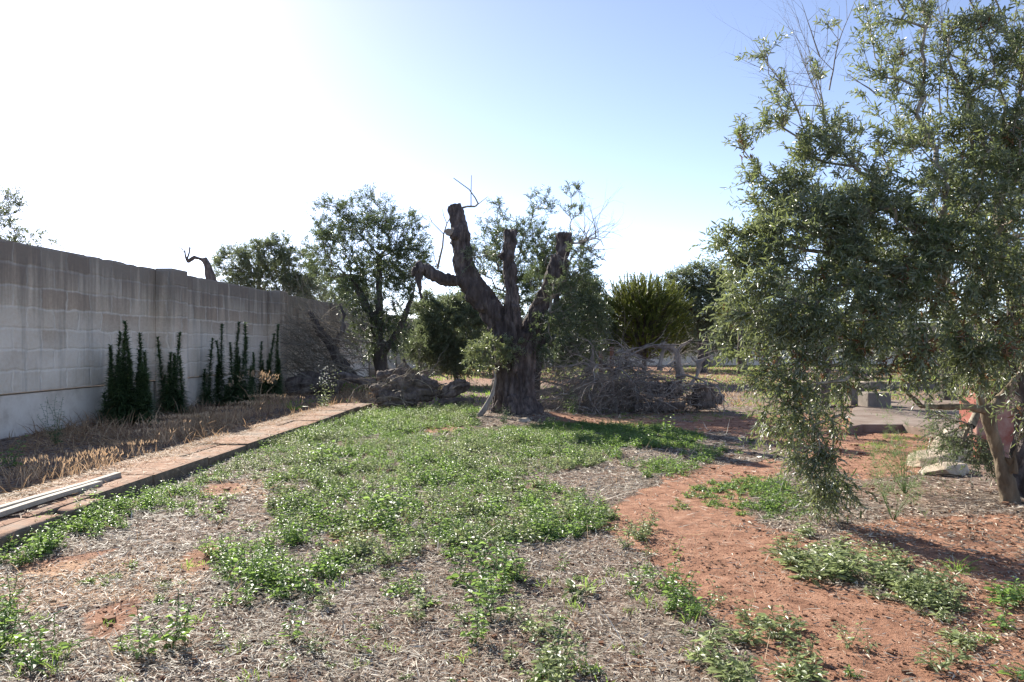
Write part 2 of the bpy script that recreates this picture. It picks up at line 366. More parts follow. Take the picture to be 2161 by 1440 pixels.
# ------------------------------------------------------------------ boundary walls
def box(bm, lo, hi):
    r = bmesh.ops.create_cube(bm, size=1.0)
    for v in r['verts']:
        v.co = Vector(((v.co.x+.5)*(hi[0]-lo[0])+lo[0], (v.co.y+.5)*(hi[1]-lo[1])+lo[1], (v.co.z+.5)*(hi[2]-lo[2])+lo[2]))
    return r['verts']
def bobj(name, bm, mat, parent=None, bevel=0, smooth=False):
    if bevel: bmesh.ops.bevel(bm, geom=bm.edges[:], offset=bevel, segments=2, affect='EDGES', profile=.5)
    me = bpy.data.meshes.new(name); bm.to_mesh(me); bm.free(); me.materials.append(mat)
    for p in me.polygons: p.use_smooth = smooth
    o = bpy.data.objects.new(name, me); C.objects.link(o)
    if parent is not None: o.parent = parent
    return o
def make_wall(loc, rot, x0, x1, pil, label, top=3.3):
    t = empty('boundary_wall', loc, label, 'wall'); t.rotation_euler = (0, 0, rot)
    # local x along the wall, local -y is the visible face
    rng = np.random.default_rng(5)
    n = int((x1-x0)/.14); xs = np.linspace(x0, x1, n+1)
    tp = top+.012*fb(xy3(xs*1.1, xs*0), 4)-.03*(np.random.default_rng(3).random(len(xs)) < .2)*np.random.default_rng(4).random(len(xs))
    V = []; Q = []
    for k, xx in enumerate(xs):
        V += [(xx, 0, .81), (xx, 0, tp[k]), (xx, .3, tp[k]), (xx, .3, .776)]
        if k: b0 = (k-1)*4; Q += [(b0+j, b0+4+j, b0+4+(j+1) % 4, b0+(j+1) % 4) for j in range(4)]
    e = (len(xs)-1)*4; Q += [(0, 1, 2, 3), (e+3, e+2, e+1, e)]
    o = bpy.data.objects.new('masonry', mesh_np('masonry', V, Q)); o.data.materials.append(M['wall']); C.objects.link(o); o.parent = t
    bm = bmesh.new(); box(bm, (x0, .045, -.3), (x1, .295, .775)); bobj('plinth', bm, M['plinth'], t, .008)
    for a, b_ in pil:
        bm = bmesh.new(); box(bm, (a, -.39, .0-.3), (b_, -.004, top+.015)); bobj('pilaster', bm, M['wall'], t, .012)
    return t
ang = math.atan2(1, .0429)
def alongL(Y): return Y*math.hypot(1, .0429)
# left wall: local x runs away from the camera, so the face toward the plot is local -y
make_wall((-8.73, 0, 0), ang, alongL(-4), alongL(61), [(alongL(a), alongL(a+.75)) for a in (3.2, 10.2, 17.2, 24.2, 31.2, 38.2, 45.2, 52.2)],
          'long pale tuff block wall with pilasters and dark stained coping, running back along the left side')
make_wall((wallx(60, -8.73)+.35, 60, 0), -.043, 0, 70, [(a, a+.75) for a in (7, 14, 21, 28, 35, 42, 49, 56)],
          'distant pale block wall closing the far end of the plot behind the trees')

# ------------------------------------------------------------------ raised slab path with cracked paving
def rough_block(geo, c, sx, sy, sz, rot, rng, amp=.012, n=(8, 8, 3), rv=.5, smoothz=True):
    """subdivided box with knocked edges; c = base centre"""
    for f in range(6):
        ax = f//2; sg = 1 if f % 2 else -1; u = (ax+1) % 3; v = (ax+2) % 3; nu, nv = n[u], n[v]
        a, b_ = np.meshgrid(np.linspace(-1, 1, nu+1), np.linspace(-1, 1, nv+1)); P = np.zeros((a.size, 3)); P[:, ax] = sg; P[:, u] = a.ravel(); P[:, v] = b_.ravel()
        H = np.array([sx, sy, sz])/2; e = P*H
        ed = np.sort(np.abs(P)*1.0, axis=1)[:, 1]            # near 1 on the edges
        nz = fb(e*7+np.array(c)*3.1, 11)
        e = e*(1-(ed > .98)[:, None]*amp*1.2/np.maximum(H, .05)*(.6+.6*nz[:, None]))+P*amp*nz[:, None]*.5
        cs, sn = math.cos(rot), math.sin(rot)
        Vv = np.stack([e[:, 0]*cs-e[:, 1]*sn, e[:, 0]*sn+e[:, 1]*cs, e[:, 2]+sz/2], 1)+np.array(c)
        i = (np.arange(nv)[:, None]*(nu+1)+np.arange(nu)[None]).ravel(); q = np.stack([i, i+1, i+nu+2, i+nu+1], 1)
        if sg < 0: q = q[:, ::-1]
        geo.add(Vv, q, rv)
rng = np.random.default_rng(2)
g = Geo(); yy = 1.0; R0 = -.0429
while yy < 19.4:
    L = rng.uniform(.85, 1.5); cxx = wallx(yy+L/2, -4.41-.43)
    if yy < 5.2 or yy > 6.8: pass
    if rng.random() < .45:    # cracked across: two pieces
        s = rng.uniform(.4, .6)
        rough_block(g, (cxx-.43*(1-s), yy+L/2, -.1), .86*s-.02, L-.03, .23+rng.uniform(-.014, .014), R0+rng.uniform(-.02, .02), rng, n=(8, 12, 4))
        rough_block(g, (cxx+.43*s, yy+L/2, -.1), .86*(1-s)-.02, L-.03, .23+rng.uniform(-.014, .014), R0+rng.uniform(-.02, .02), rng, n=(8, 12, 4))
    else:
        rough_block(g, (cxx, yy+L/2, -.1), .86, L-.03, .23+rng.uniform(-.018, .014), R0+rng.uniform(-.012, .012), rng, n=(12, 14, 4))
    yy += L
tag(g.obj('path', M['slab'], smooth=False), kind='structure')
def rock(name, label, cat, c, s, rot, mat, seed, amp=.16, group=None, tilt=(0, 0), cuts=16):
    bm = bmesh.new(); bmesh.ops.create_icosphere(bm, subdivisions=5, radius=1.0)
    co = np.array([v.co[:] for v in bm.verts]); rg_ = np.random.default_rng(seed); bx_ = amp < .1
    if bx_: co = np.sign(co)*np.abs(co)**.35
    else: co = co*1.25
    for k in range(cuts):
        n_ = rvec(rg_, 1)[0]; n_[2] *= .6; n_ = nrm(n_); d_ = rg_.uniform(.72, .98)*(1.55 if bx_ else 1); q = co@n_; co = co-np.maximum(q-d_, 0)[:, None]*n_
    co = co*(1+.05*fb(co*2.3+seed*7, seed)[:, None]+.018*fb(co*9, seed)[:, None])*.55
    for v, p in zip(bm.verts, co): v.co = Vector(p*np.array(s))
    o = bobj(name, bm, mat); o.location = c; o.rotation_euler = (tilt[0], tilt[1], rot); tag(o, label, cat, group); return o
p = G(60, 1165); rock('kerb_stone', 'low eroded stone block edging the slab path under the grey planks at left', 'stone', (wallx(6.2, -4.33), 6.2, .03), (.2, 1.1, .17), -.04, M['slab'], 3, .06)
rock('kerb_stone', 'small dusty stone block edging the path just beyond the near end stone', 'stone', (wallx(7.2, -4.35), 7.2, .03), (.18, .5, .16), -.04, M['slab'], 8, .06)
# three weathered planks on the path
pls = [('grey weathered plank on the slab path, the nearest of the three to the weeds', (4.2, 8.0), -4.60, .045), ('grey weathered plank lying in the middle of the three on the path', (4.1, 8.5), -4.70, .055), ('thin grey plank on the path, the one nearest the dry grass', (4.0, 7.3), -4.81, .04)]
for k, (lb, (a, b_), off, h) in enumerate(pls):
    g = Geo(); L = b_-a; rough_block(g, (0, 0, 0), .07, L, h, 0, rng, .004, (2, 30, 2))
    V_, Q_, R_ = g.arr(); V_[:, 2] += .008*np.sin(V_[:, 1]*2+k)
    o = link('plank', mesh_np('plank', V_, Q_, R_), M['plank']); o.location = (wallx((a+b_)/2, off), (a+b_)/2, .145); o.rotation_euler = (0, 0, -.0429-.012*k+.02)
    tag(o, lb, 'plank', 'planks on the slab path')

# ------------------------------------------------------------------ organic trunk builder (voxel-joined limbs)
def gnarly(name, limbs, mat, parent=None, vox=.035, seed=0, lump=.05, ridge=.022, flat_end=True, origin=None, ax=(1, 1, .22), lf=1.0):
    """limbs: list of [(x,y,z,r),...]; returns an object"""
    bm = bmesh.new()
    for lb in limbs:
        for k in range(len(lb)-1):
            a = Vector(lb[k][:3]); b_ = Vector(lb[k+1][:3]); d = b_-a
            mt = Matrix.Translation((a+b_)/2) @ d.to_track_quat('Z', 'Y').to_matrix().to_4x4()
            bmesh.ops.create_cone(bm, cap_ends=True, segments=14, radius1=lb[k][3], radius2=lb[k+1][3], depth=d.length, matrix=mt)
            if k: bmesh.ops.create_icosphere(bm, subdivisions=2, radius=lb[k][3]*1.0, matrix=Matrix.Translation(a))
    me = bpy.data.meshes.new('tmp'); bm.to_mesh(me); bm.free()
    o = bpy.data.objects.new('tmp', me); C.objects.link(o)
    md = o.modifiers.new('r', 'REMESH'); md.mode = 'VOXEL'; md.voxel_size = vox
    dg = bpy.context.evaluated_depsgraph_get(); me2 = bpy.data.meshes.new_from_object(o.evaluated_get(dg))
    bpy.data.objects.remove(o); bpy.data.meshes.remove(me)
    me2.name = name; n = len(me2.vertices); co = np.zeros(n*3, np.float32); me2.vertices.foreach_get('co', co); co = co.reshape(-1, 3).astype(float)
    no = np.zeros(n*3, np.float32); me2.vertices.foreach_get('normal', no); no = no.reshape(-1, 3)
    q = co*np.array([1, 1, .3])
    ww = co+.12*np.stack([vn(co*2.2, seed+31), vn(co*2.2, seed+32), 0*co[:, 0]], 1); q = ww*np.array(ax)
    d = lump*fb(co*np.array([2.4, 2.4, 1.5])*lf, seed, 3)-ridge*1.6*(1-np.clip(np.abs(vn(q*7, seed+2))*3.2, 0, 1))+ridge*.9*vn(q*19, seed+5)+ridge*.35*vn(co*24, seed+7)
    co = co+no*d[:, None]
    me2.vertices.foreach_set('co', co.astype(np.float32).ravel()); me2.update()
    me2.polygons.foreach_set('use_smooth', np.ones(len(me2.polygons), bool)); me2.materials.clear()
    return link(name, me2, mat, parent)
def limb(pts, Y, s=1.0):
    """(px,py,width_px[,dY]) at depth Y"""
    r = []
    for p in pts:
        yy = Y+(p[3] if len(p) > 3 else 0); c = W(p[0], p[1], yy); r.append((c[0], c[1], c[2], p[2]/2*yy/F*s))
    return r
def grow_twigs(rng, start, d, L, r, depth, segs, droop=0., jit=.25, nsub=3, up=0.):
    n = max(3, int(L/.09)); p = np.array(start, float); d = nrm(np.array(d, float)); st = L/n
    for k in range(n):
        d = nrm(d+rng.normal(size=3)*jit*.5+np.array([0, 0, -droop*.15+up*.1])); q = p+d*st
        ra = r*(1-.75*k/n); rb = r*(1-.75*(k+1)/n); segs.append((p, q, ra, rb))
        if depth > 0 and k > 0 and rng.random() < nsub/n:
            sd = nrm(d+rng.normal(size=3)*.75); grow_twigs(rng, q, sd, L*rng.uniform(.35, .65), rb*.65, depth-1, segs, droop, jit, nsub, up)
        p = q
def segobj(name, segs, mat, parent=None, n=4):
    V_, Q_, R_ = tubes([s[0] for s in segs], [s[1] for s in segs], np.array([s[2] for s in segs]), np.array([s[3] for s in segs]), n)
    return link(name, mesh_np(name, V_, Q_, R_, True), mat, parent)

# ------------------------------------------------------------------ leafy tree generator
def blob_points(rng, blobs, n, hollow=.5):
    vol = np.array([b[3]*b[4]*b[5]*(b[6] if len(b) > 6 else 1) for b in blobs]); pr = vol/vol.sum()
    k = rng.choice(len(blobs), n, p=pr); B = np.array([b[:6] for b in blobs])[k]
    d = rvec(rng, n)*(rng.random(n)**(1/3*(1-hollow)+.0))[:, None]
    return B[:, :3]+d*B[:, 3:6]
def pb(px, py, rx, ry, Y, rd=None, wt=1):
    c = W(px, py, Y); s = Y/F; return (c[0], c[1], c[2], rx*s, (rd if rd else (rx+ry)/2*s), ry*s, wt)
def skeleton(rng, roots, att, step=.16, rtip=.0035, expo=.48, wig=.07):
    nodes = [np.array(r, float) for r in roots]; par = [-1]*len(nodes); plen = [0.0]*len(nodes)
    N = np.zeros((len(roots)+len(att)*14+10, 3)); PL = np.zeros(len(N)); N[:len(roots)] = roots; cnt = len(roots)
    par = np.full(len(N), -1)
    base = np.mean(roots, 0); dd = np.min(np.linalg.norm(att[:, None]-np.array(roots)[None], axis=2), 1) if len(roots) < 400 else np.linalg.norm(att-base, axis=1)
    tips = []
    for j in np.argsort(dd):
        a = att[j]; ds = np.linalg.norm(N[:cnt]-a, axis=1)
        cost = ds+.35*PL[:cnt]+.5*np.maximum(0, N[:cnt, 2]-a[2])
        k = int(np.argmin(cost)); d = ds[k]; m = max(1, min(12, int(d/step)))
        if cnt+m >= len(N): break
        p0 = N[k].copy(); prev = k; mid = rng.normal(size=3)*wig*d
        for q in range(1, m+1):
            f = q/m; p = p0+(a-p0)*f+mid*math.sin(f*math.pi)+np.array([0, 0, .12*d])*math.sin(f*math.pi)+(rng.normal(size=3)*.015 if q < m else 0)
            N[cnt] = p; par[cnt] = prev; PL[cnt] = PL[prev]+d/m; prev = cnt; cnt += 1
        tips.append(prev)
    w8 = np.zeros(cnt); w8[tips] += 1
    for k in range(cnt-1, len(roots)-1, -1): w8[par[k]] += w8[k]
    rad = rtip*np.maximum(w8, 1)**expo
    return N[:cnt], par[:cnt], rad, np.array(tips), len(roots), w8
def olive(name, label, base, roots_limbs, blobs, n, mat, leaf=(.055, .012), shoots=3, per=16, sl=.26, seed=0, bark='bark_far', rtip=.004, droop=.25, up=.5,
          dens_noise=.0, parent=None, trunk_vox=.05, dry=0, group=None, lump=.04, cat='tree', bare=0, twigmat='twig', trunk_name='trunk', crown_name='crown'):
    rng = np.random.default_rng(seed)
    t = parent or empty(name, base, label, cat, group)
    if roots_limbs and trunk_vox: gnarly(trunk_name, roots_limbs, M[bark], t, trunk_vox, seed, lump, .012)
    roots = []
    for lb in roots_limbs:
        for k in range(len(lb)-1):
            a = np.array(lb[k][:3]); b_ = np.array(lb[k+1][:3]); m = max(1, int(np.linalg.norm(b_-a)/.15))
            for q in range(m): roots.append(a+(b_-a)*(q/m))
        roots.append(np.array(lb[-1][:3]))
    zt = max(r[2] for r in roots); z0 = min(r[2] for r in roots); rr = [r for r in roots if r[2] > z0+.35*(zt-z0)] or roots
    att = blob_points(rng, blobs, n)
    if dens_noise: att = att[fb(att*1.5, seed+3) > -dens_noise]
    N, par, rad, tips, nr, w8 = skeleton(rng, rr, att, rtip=rtip)
    ix = np.arange(nr, len(N))
    V_, Q_, R_ = tubes(N[par[ix]], N[ix], np.minimum(rad[par[ix]], rad[ix]*1.25), rad[ix], 5)
    link('branches', mesh_np('branches', V_, Q_, R_, True), M[twigmat], t)
    # shoots with paired leaves
    cen = np.average(att, axis=0)
    fine = ix[(w8[ix] < 4) & (rng.random(len(ix)) < .35)]
    src = np.concatenate([np.repeat(tips, shoots), fine])
    if bare: src = src[rng.random(len(src)) > bare]
    k = len(src); P0 = N[src]
    out = nrm(P0-cen); gd = nrm(N[src]-N[par[src]])
    D = nrm(out*.6+gd*.7+rng.normal(size=(k, 3))*.75+np.array([0, 0, up])*np.clip((P0[:, 2:3]-cen[2])/1.2+.6, -1.0, 1))
    L = sl*rng.uniform(.5, 1.3, k); tt = (np.arange(per)+1)/per
    cur = P0[:, None]+D[:, None]*L[:, None, None]*tt[None, :, None]; cur[:, :, 2] -= droop*L[:, None]*tt[None]**2
    tang = nrm(D[:, None]+np.array([0, 0, -2*droop])*tt[None, :, None])
    side = nrm(np.cross(D, rvec(rng, k)))[:, None]; bn = np.cross(tang, np.broadcast_to(side, tang.shape))
    al = (np.arange(per)//2 % 2)*math.pi/2+(np.arange(per) % 2)*math.pi
    rot = np.cos(al)[None, :, None]*side+np.sin(al)[None, :, None]*bn
    LD = nrm(tang*.75+rot*.8+rng.normal(size=cur.shape)*.22); LD[:, :, 2] -= .12
    NN = nrm(np.cross(LD, np.cross(tang, LD)) + rng.normal(size=cur.shape)*.35)
    cur = cur.reshape(-1, 3); nl = len(cur); keep = rng.random(nl) < .93
    rv = np.repeat(rng.random(k), per)*.5+rng.random(nl)*.5
    g = Geo(); g.add(*leaves(cur[keep], LD.reshape(-1, 3)[keep], NN.reshape(-1, 3)[keep], (leaf[0]*rng.uniform(.5, 1.3, nl))[keep], (leaf[1]*rng.uniform(.8, 1.2, nl))[keep], .2, .12, rv[keep]))
    tb = tubes(P0, P0+D*L[:, None]+np.array([0, 0, -1])*droop*L[:, None], .0026 if leaf[0] < .075 else .004, .001, 3, .2); g.add(*tb)
    g.obj(crown_name, M[mat], t)
    if dry:
        c = (lambda pz: rng.choice(len(tips), dry, p=pz/pz.sum()))(np.exp(-((N[tips][:, 2]-1.5)/.9)**2)+.05); P = np.repeat(N[tips[c]], 14, 0)+rng.normal(size=(dry*14, 3))*.05
        g = Geo(); g.add(*leaves(P, rng.normal(size=P.shape)+np.array([0, 0, -1]), rvec(rng, len(P)), leaf[0], leaf[1]*1.1, .3, .4, rng=rng)); g.obj('withered_leaves', M['dry_leaf'], t)
    return t, N, tips

# ------------------------------------------------------------------ the pollarded olive in the middle
Y0 = 17.0
mt_ = empty('olive_tree', (0.05, 17, 0), 'massive pollarded old olive with four sawn bare limbs, in the middle of the plot', 'tree')
main = [limb([(1088, 905, 112), (1088, 870, 98), (1084, 820, 92), (1090, 770, 84), (1090, 730, 84), (1092, 700, 80)], Y0),
        limb([(1080, 800, 60, -.1), (1068, 740, 54, -.1), (1060, 700, 54), (1048, 670, 52), (1030, 645, 54), (1008, 622, 54), (992, 596, 50), (979, 555, 42), (972, 515, 40), (970, 498, 46), (965, 472, 34), (958, 434, 31)], Y0),
        limb([(970, 505, 20, -.1), (953, 492, 22, -.25)], Y0),
        limb([(1008, 620, 34), (981, 597, 30), (960, 592, 27), (938, 592, 25), (911, 579, 27), (900, 568, 26), (888, 565, 26), (878, 574, 22), (884, 590, 16), (886, 606, 11), (884, 618, 9), (889, 630, 9)], Y0-.1),
        limb([(1086, 790, 50, -.25), (1086, 749, 44, -.28), (1086, 700, 40, -.28), (1082, 650, 38, -.28), (1079, 600, 31, -.28), (1075, 560, 28, -.28), (1074, 520, 27, -.28), (1078, 485, 31, -.28)], Y0),
        limb([(1066, 545, 18, -.28), (1052, 536, 15, -.35)], Y0),
        limb([(1112, 780, 50), (1112, 720, 48), (1120, 690, 42), (1140, 645, 38), (1160, 608, 36), (1172, 578, 36), (1183, 543, 40)], Y0),
        limb([(1145, 645, 28, .35), (1170, 590, 28, .4), (1184, 540, 27, .45), (1192, 512, 30, .45), (1190, 493, 36, .45)], Y0),
        limb([(1054, 862, 34, -.1), (1036, 880, 26, -.25), (1016, 894, 20, -.35), (998, 903, 12, -.4)], Y0),
        limb([(1124, 856, 36, -.1), (1144, 880, 28, -.25), (1166, 893, 20, -.35), (1194, 901, 12, -.4)], Y0), limb([(1140, 890, 24, .3), (1180, 892, 14, .4)], Y0), limb([(1030, 885, 22, .2), (1005, 890, 12, .3)], Y0),
        limb([(1085, 850, 60, -.25), (1080, 885, 44, -.55), (1072, 908, 26, -.75)], Y0),
        limb([(1110, 850, 50, -.25), (1118, 888, 40, -.5), (1130, 908, 24, -.7)], Y0)]
gnarly('trunk', main, M['bark'], mt_, .026, 4, .05, .036, lf=1.4)
for nm, c0, c1, r_ in (('saw_cut', W(950, 491, 16.72), W(946, 490, 16.62), .085),):
    g = Geo(); g.add(*tubes([c0], [c1], r_, r_*.96, 12)); V_, Q_, R_ = g.arr(); n_ = 12; V2 = np.concatenate([V_, [c1]]); Q2 = np.concatenate([Q_]+[np.array([[12+k_, 12+(k_+1) % 12, 24, 24]])[:, [0, 1, 2, 3]] for k_ in []]); me_ = bpy.data.meshes.new('saw_cut'); me_.from_pydata([tuple(v) for v in V_], [], [tuple(int(a) for a in q) for q in Q_]+[tuple(range(12, 24))]); link('saw_cut', me_, M['cut'], mt_)
# stripped pale strip of dead wood by the left foot
gnarly('dead_root', [limb([(1040, 775, 4, -.5), (1046, 800, 6, -.5), (1040, 830, 10, -.5), (1030, 850, 12, -.55), (1020, 868, 15, -.6), (1008, 880, 12, -.65)], Y0)], M['deadwood'], mt_, .015, 9, .01, .006)
rg = np.random.default_rng(11); segs = []
def pxsegs(pts, Y, r0, r1, segs):
    P = [W(a, b_, Y) for a, b_ in pts]
    for k in range(len(P)-1):
        f0 = k/(len(P)-1); f1 = (k+1)/(len(P)-1); segs.append((P[k], P[k+1], 1.1*(r0+(r1-r0)*f0)+.002, 1.1*(r0+(r1-r0)*f1)+.002))
pxsegs([(972, 440), (985, 436), (1003, 436), (1009, 430), (1003, 418), (990, 400), (957, 376)], 17, .022, .006, segs)
pxsegs([(994, 436), (994, 405), (995, 370)], 17, .01, .004, segs); pxsegs([(1008, 432), (1018, 424), (1030, 415)], 17, .008, .003, segs)
segobj('dead_twig', segs, M['twig'], mt_); segs = []
pxsegs([(923, 568), (928, 545), (934, 520), (936, 495), (943, 472), (951, 458)], 16.9, .024, .006, segs)
pxsegs([(937, 495), (922, 480), (912, 470), (905, 455)], 16.9, .008, .003, segs); pxsegs([(922, 560), (915, 540), (914, 520)], 16.9, .008, .003, segs)
pxsegs([(943, 472), (936, 455), (934, 442)], 16.9, .006, .003, segs)
segobj('dead_twig', segs, M['twig'], mt_); segs = []
pxsegs([(1203, 514), (1222, 513), (1240, 508), (1256, 503), (1268, 507), (1274, 520)], 17.4, .02, .004, segs)
pxsegs([(1222, 513), (1245, 530), (1262, 543), (1282, 552)], 17.4, .014, .003, segs)
for a in ((1240, 508), (1228, 513), (1256, 503), (1245, 530), (1222, 512)):
    for q in range(4): grow_twigs(rg, W(*a, 17.4), (rg.uniform(-.2, .9), rg.normal()*.3, rg.uniform(.1, 1)), rg.uniform(.6, 1.2), .009, 1, segs, 0, .35, 3)
segobj('dead_twig', segs, M['twig'], mt_)
olive('', '', None, [limb([(1050, 800, 6), (1045, 770, 5)], 16.5)], [pb(1040, 745, 38, 36, 16.55, .35), pb(1075, 738, 25, 18, 16.45, .25), pb(1010, 752, 22, 25, 16.6, .25)], 90, 'olive', (.075, .018), 3, 14, .22, 21, parent=mt_, trunk_vox=0, crown_name='shoots')
olive('', '', None, [limb([(1150, 700, 6), (1160, 660, 5)], 16.5)], [pb(1185, 640, 35, 60, 16.6, .35), pb(1160, 700, 35, 45, 16.6, .3), pb(1210, 560, 28, 40, 16.7, .3), pb(1130, 600, 18, 35, 16.7, .2)], 120, 'olive_dark', (.075, .018), 3, 13, .22, 23, parent=mt_, trunk_vox=0, crown_name='shoots')
olive('', '', None, [limb([(1010, 560, 6), (1000, 545, 5)], 16.6)], [pb(1012, 545, 26, 24, 16.7, .3), pb(1000, 520, 9, 9, 16.65, .12)], 30, 'olive_grey', (.07, .016), 2, 10, .2, 22, parent=mt_, trunk_vox=0, crown_name='shoots')

# ------------------------------------------------------------------ background trees
def X0(px, Y): return (px-CX)/F*Y
olive('olive_tree', 'bushy olive growing straight behind the sawn limbs of the pollarded trunk', (X0(1120, 20.5), 20.5, 0),
      [limb([(1120, 862, 40), (1125, 800, 34), (1135, 740, 28)], 20.5), limb([(1125, 790, 26), (1095, 700, 20), (1075, 620, 12)], 20.5), limb([(1130, 760, 26), (1165, 680, 20), (1180, 600, 12)], 20.5)],
      [pb(1050, 470, 34, 45, 20.5, .5), pb(1025, 545, 42, 45, 20.5, .6), pb(1140, 440, 30, 42, 20.5, .4, .6), pb(1212, 430, 28, 32, 20.7, .4, .8), pb(1105, 540, 70, 65, 20.6, 1.0, 1.1), pb(1195, 560, 60, 60, 20.6, .8), pb(1140, 640, 110, 70, 20.8, 1.1, 1.2),
       pb(1215, 690, 55, 80, 20.6, .8, 1.2), pb(1150, 740, 70, 50, 20.9, .8, 1.2), pb(1240, 650, 40, 60, 20.8, .6)], 1250, 'olive_dark', (.085, .022), 3, 14, .34, 31)
olive('olive_tree', 'tall dark olive left of the pollarded trunk, leaning out from behind the old logs', (X0(805, 27), 27, 0),
      [limb([(812, 828, 34), (808, 790, 32), (800, 750, 30), (793, 720, 24)], 27), limb([(806, 745, 24), (780, 660, 18), (740, 580, 12)], 27), limb([(800, 735, 22), (800, 640, 16), (800, 540, 9)], 27), limb([(806, 750, 20), (845, 690, 14), (872, 620, 9)], 27)],
      [pb(700, 470, 38, 48, 27, .8), pb(775, 450, 62, 42, 27, 1), pb(765, 530, 100, 70, 27, 1.4), pb(865, 515, 45, 60, 27, .9), pb(800, 620, 75, 70, 27, 1.2), pb(690, 540, 40, 50, 27, .9, .8), pb(800, 700, 62, 48, 27, 1, 1.2), pb(845, 560, 60, 50, 27, 1), pb(740, 600, 40, 40, 27, .8, .6)],
      1150, 'olive_dark', (.1, .028), 3, 13, .42, 32, up=.6, dens_noise=.45)
olive('olive_tree', 'low round grey green olive between the leaning dark olive and the pollarded trunk', (X0(955, 30), 30, 0), [limb([(965, 815, 14), (960, 770, 12), (955, 740, 10)], 30)],
      [pb(960, 690, 70, 55, 30, 1.3), pb(905, 650, 30, 26, 30, .7), pb(985, 640, 40, 35, 30, .8), pb(920, 730, 55, 40, 30, 1), pb(965, 750, 60, 30, 30, 1)], 800, 'olive_grey', (.14, .038), 3, 13, .42, 33)
olive('olive_tree', 'broad olive showing over the left wall beside the crooked bare limb', (X0(560, 42), 42, 0), [limb([(560, 790, 22), (558, 700, 18), (555, 620, 12)], 42)],
      [pb(495, 560, 42, 38, 42, 1.2), pb(560, 550, 50, 42, 42, 1.3), pb(625, 570, 40, 45, 42, 1.2), pb(585, 515, 28, 20, 42, .6, .5), pb(560, 600, 90, 25, 42, 1.3), pb(640, 620, 45, 40, 42, 1.2)], 850, 'olive_grey', (.16, .044), 3, 12, .5, 34, dens_noise=.5)
olive('olive_tree', 'olive crown just cut by the left edge of the picture above the wall', (X0(-60, 19), 19, 0), [limb([(-60, 860, 30), (-60, 700, 24), (-50, 600, 14)], 19)],
      [pb(-10, 430, 48, 32, 19, .5), pb(-25, 490, 62, 38, 19, .6), pb(-60, 540, 60, 60, 19, .8), pb(84, 500, 28, 12, 19, .25, 1.2), pb(60, 530, 40, 20, 19, .3)], 330, 'olive_grey', (.08, .021), 3, 13, .3, 35)
olive('olive_tree', 'slender grey olive with a bare dark trunk, right of the yellow green pine', (X0(1483, 44), 44, 0), [limb([(1480, 792, 26), (1484, 750, 22), (1482, 705, 22), (1470, 670, 16), (1455, 640, 10)], 44), limb([(1484, 710, 16), (1500, 660, 12), (1500, 620, 8)], 44)],
      [pb(1490, 595, 45, 34, 44, 1.1), pb(1440, 600, 30, 28, 44, .9, .8), pb(1520, 620, 28, 38, 44, .9), pb(1475, 650, 60, 40, 44, 1.3), pb(1520, 670, 30, 30, 44, .9), pb(1430, 640, 24, 30, 44, .8)], 850, 'olive_grey', (.18, .05), 3, 12, .55, 36)
olive('olive_tree', 'dark olive squeezed between the pollarded trunk and the pine', (X0(1240, 33), 33, 0), [limb([(1245, 810, 18), (1240, 760, 16), (1235, 700, 12)], 33)],
      [pb(1230, 640, 45, 55, 33, 1.1), pb(1250, 710, 50, 45, 33, 1.1), pb(1205, 700, 40, 60, 33, 1)], 600, 'olive_dark', (.15, .042), 3, 12, .45, 37)
olive('olive_tree', 'shaded olive behind the right hand canopy, its trunk rising beside the grey paving', (X0(1740, 19), 19, 0), [limb([(1740, 866, 22), (1742, 820, 20), (1746, 760, 18), (1740, 700, 16), (1720, 620, 10)], 19), limb([(1744, 745, 16), (1790, 660, 12), (1830, 580, 8)], 19)],
      [pb(1740, 560, 110, 90, 19, 1.3), pb(1840, 600, 110, 110, 19, 1.4), pb(1700, 660, 90, 70, 19, 1.1), pb(1830, 700, 120, 60, 19, 1.2), pb(1780, 450, 90, 80, 19, 1.1)], 620, 'olive_dark', (.09, .022), 3, 13, .34, 38)
olive('olive_tree', 'thick trunked olive behind the grey paving near the red wall', (X0(2005, 21), 21, 0), [limb([(2003, 852, 34), (1998, 800, 30), (1996, 750, 30), (2005, 680, 24), (2000, 600, 14)], 21)],
      [pb(2000, 560, 150, 120, 21, 1.6), pb(2100, 650, 120, 90, 21, 1.5), pb(1930, 680, 110, 60, 21, 1.2), pb(2050, 420, 120, 90, 21, 1.4)], 620, 'olive_dark', (.1, .024), 3, 13, .36, 39)
olive('olive_tree', 'far olive at the end of the plot, glimpsed below the right hand canopy', (X0(1640, 52), 52, 0), [limb([(1640, 778, 20), (1640, 720, 18), (1645, 670, 12)], 52)],
      [pb(1640, 640, 80, 50, 52, 2), pb(1590, 670, 40, 40, 52, 1.5)], 300, 'olive_grey', (.2, .05), 3, 12, .6, 40)

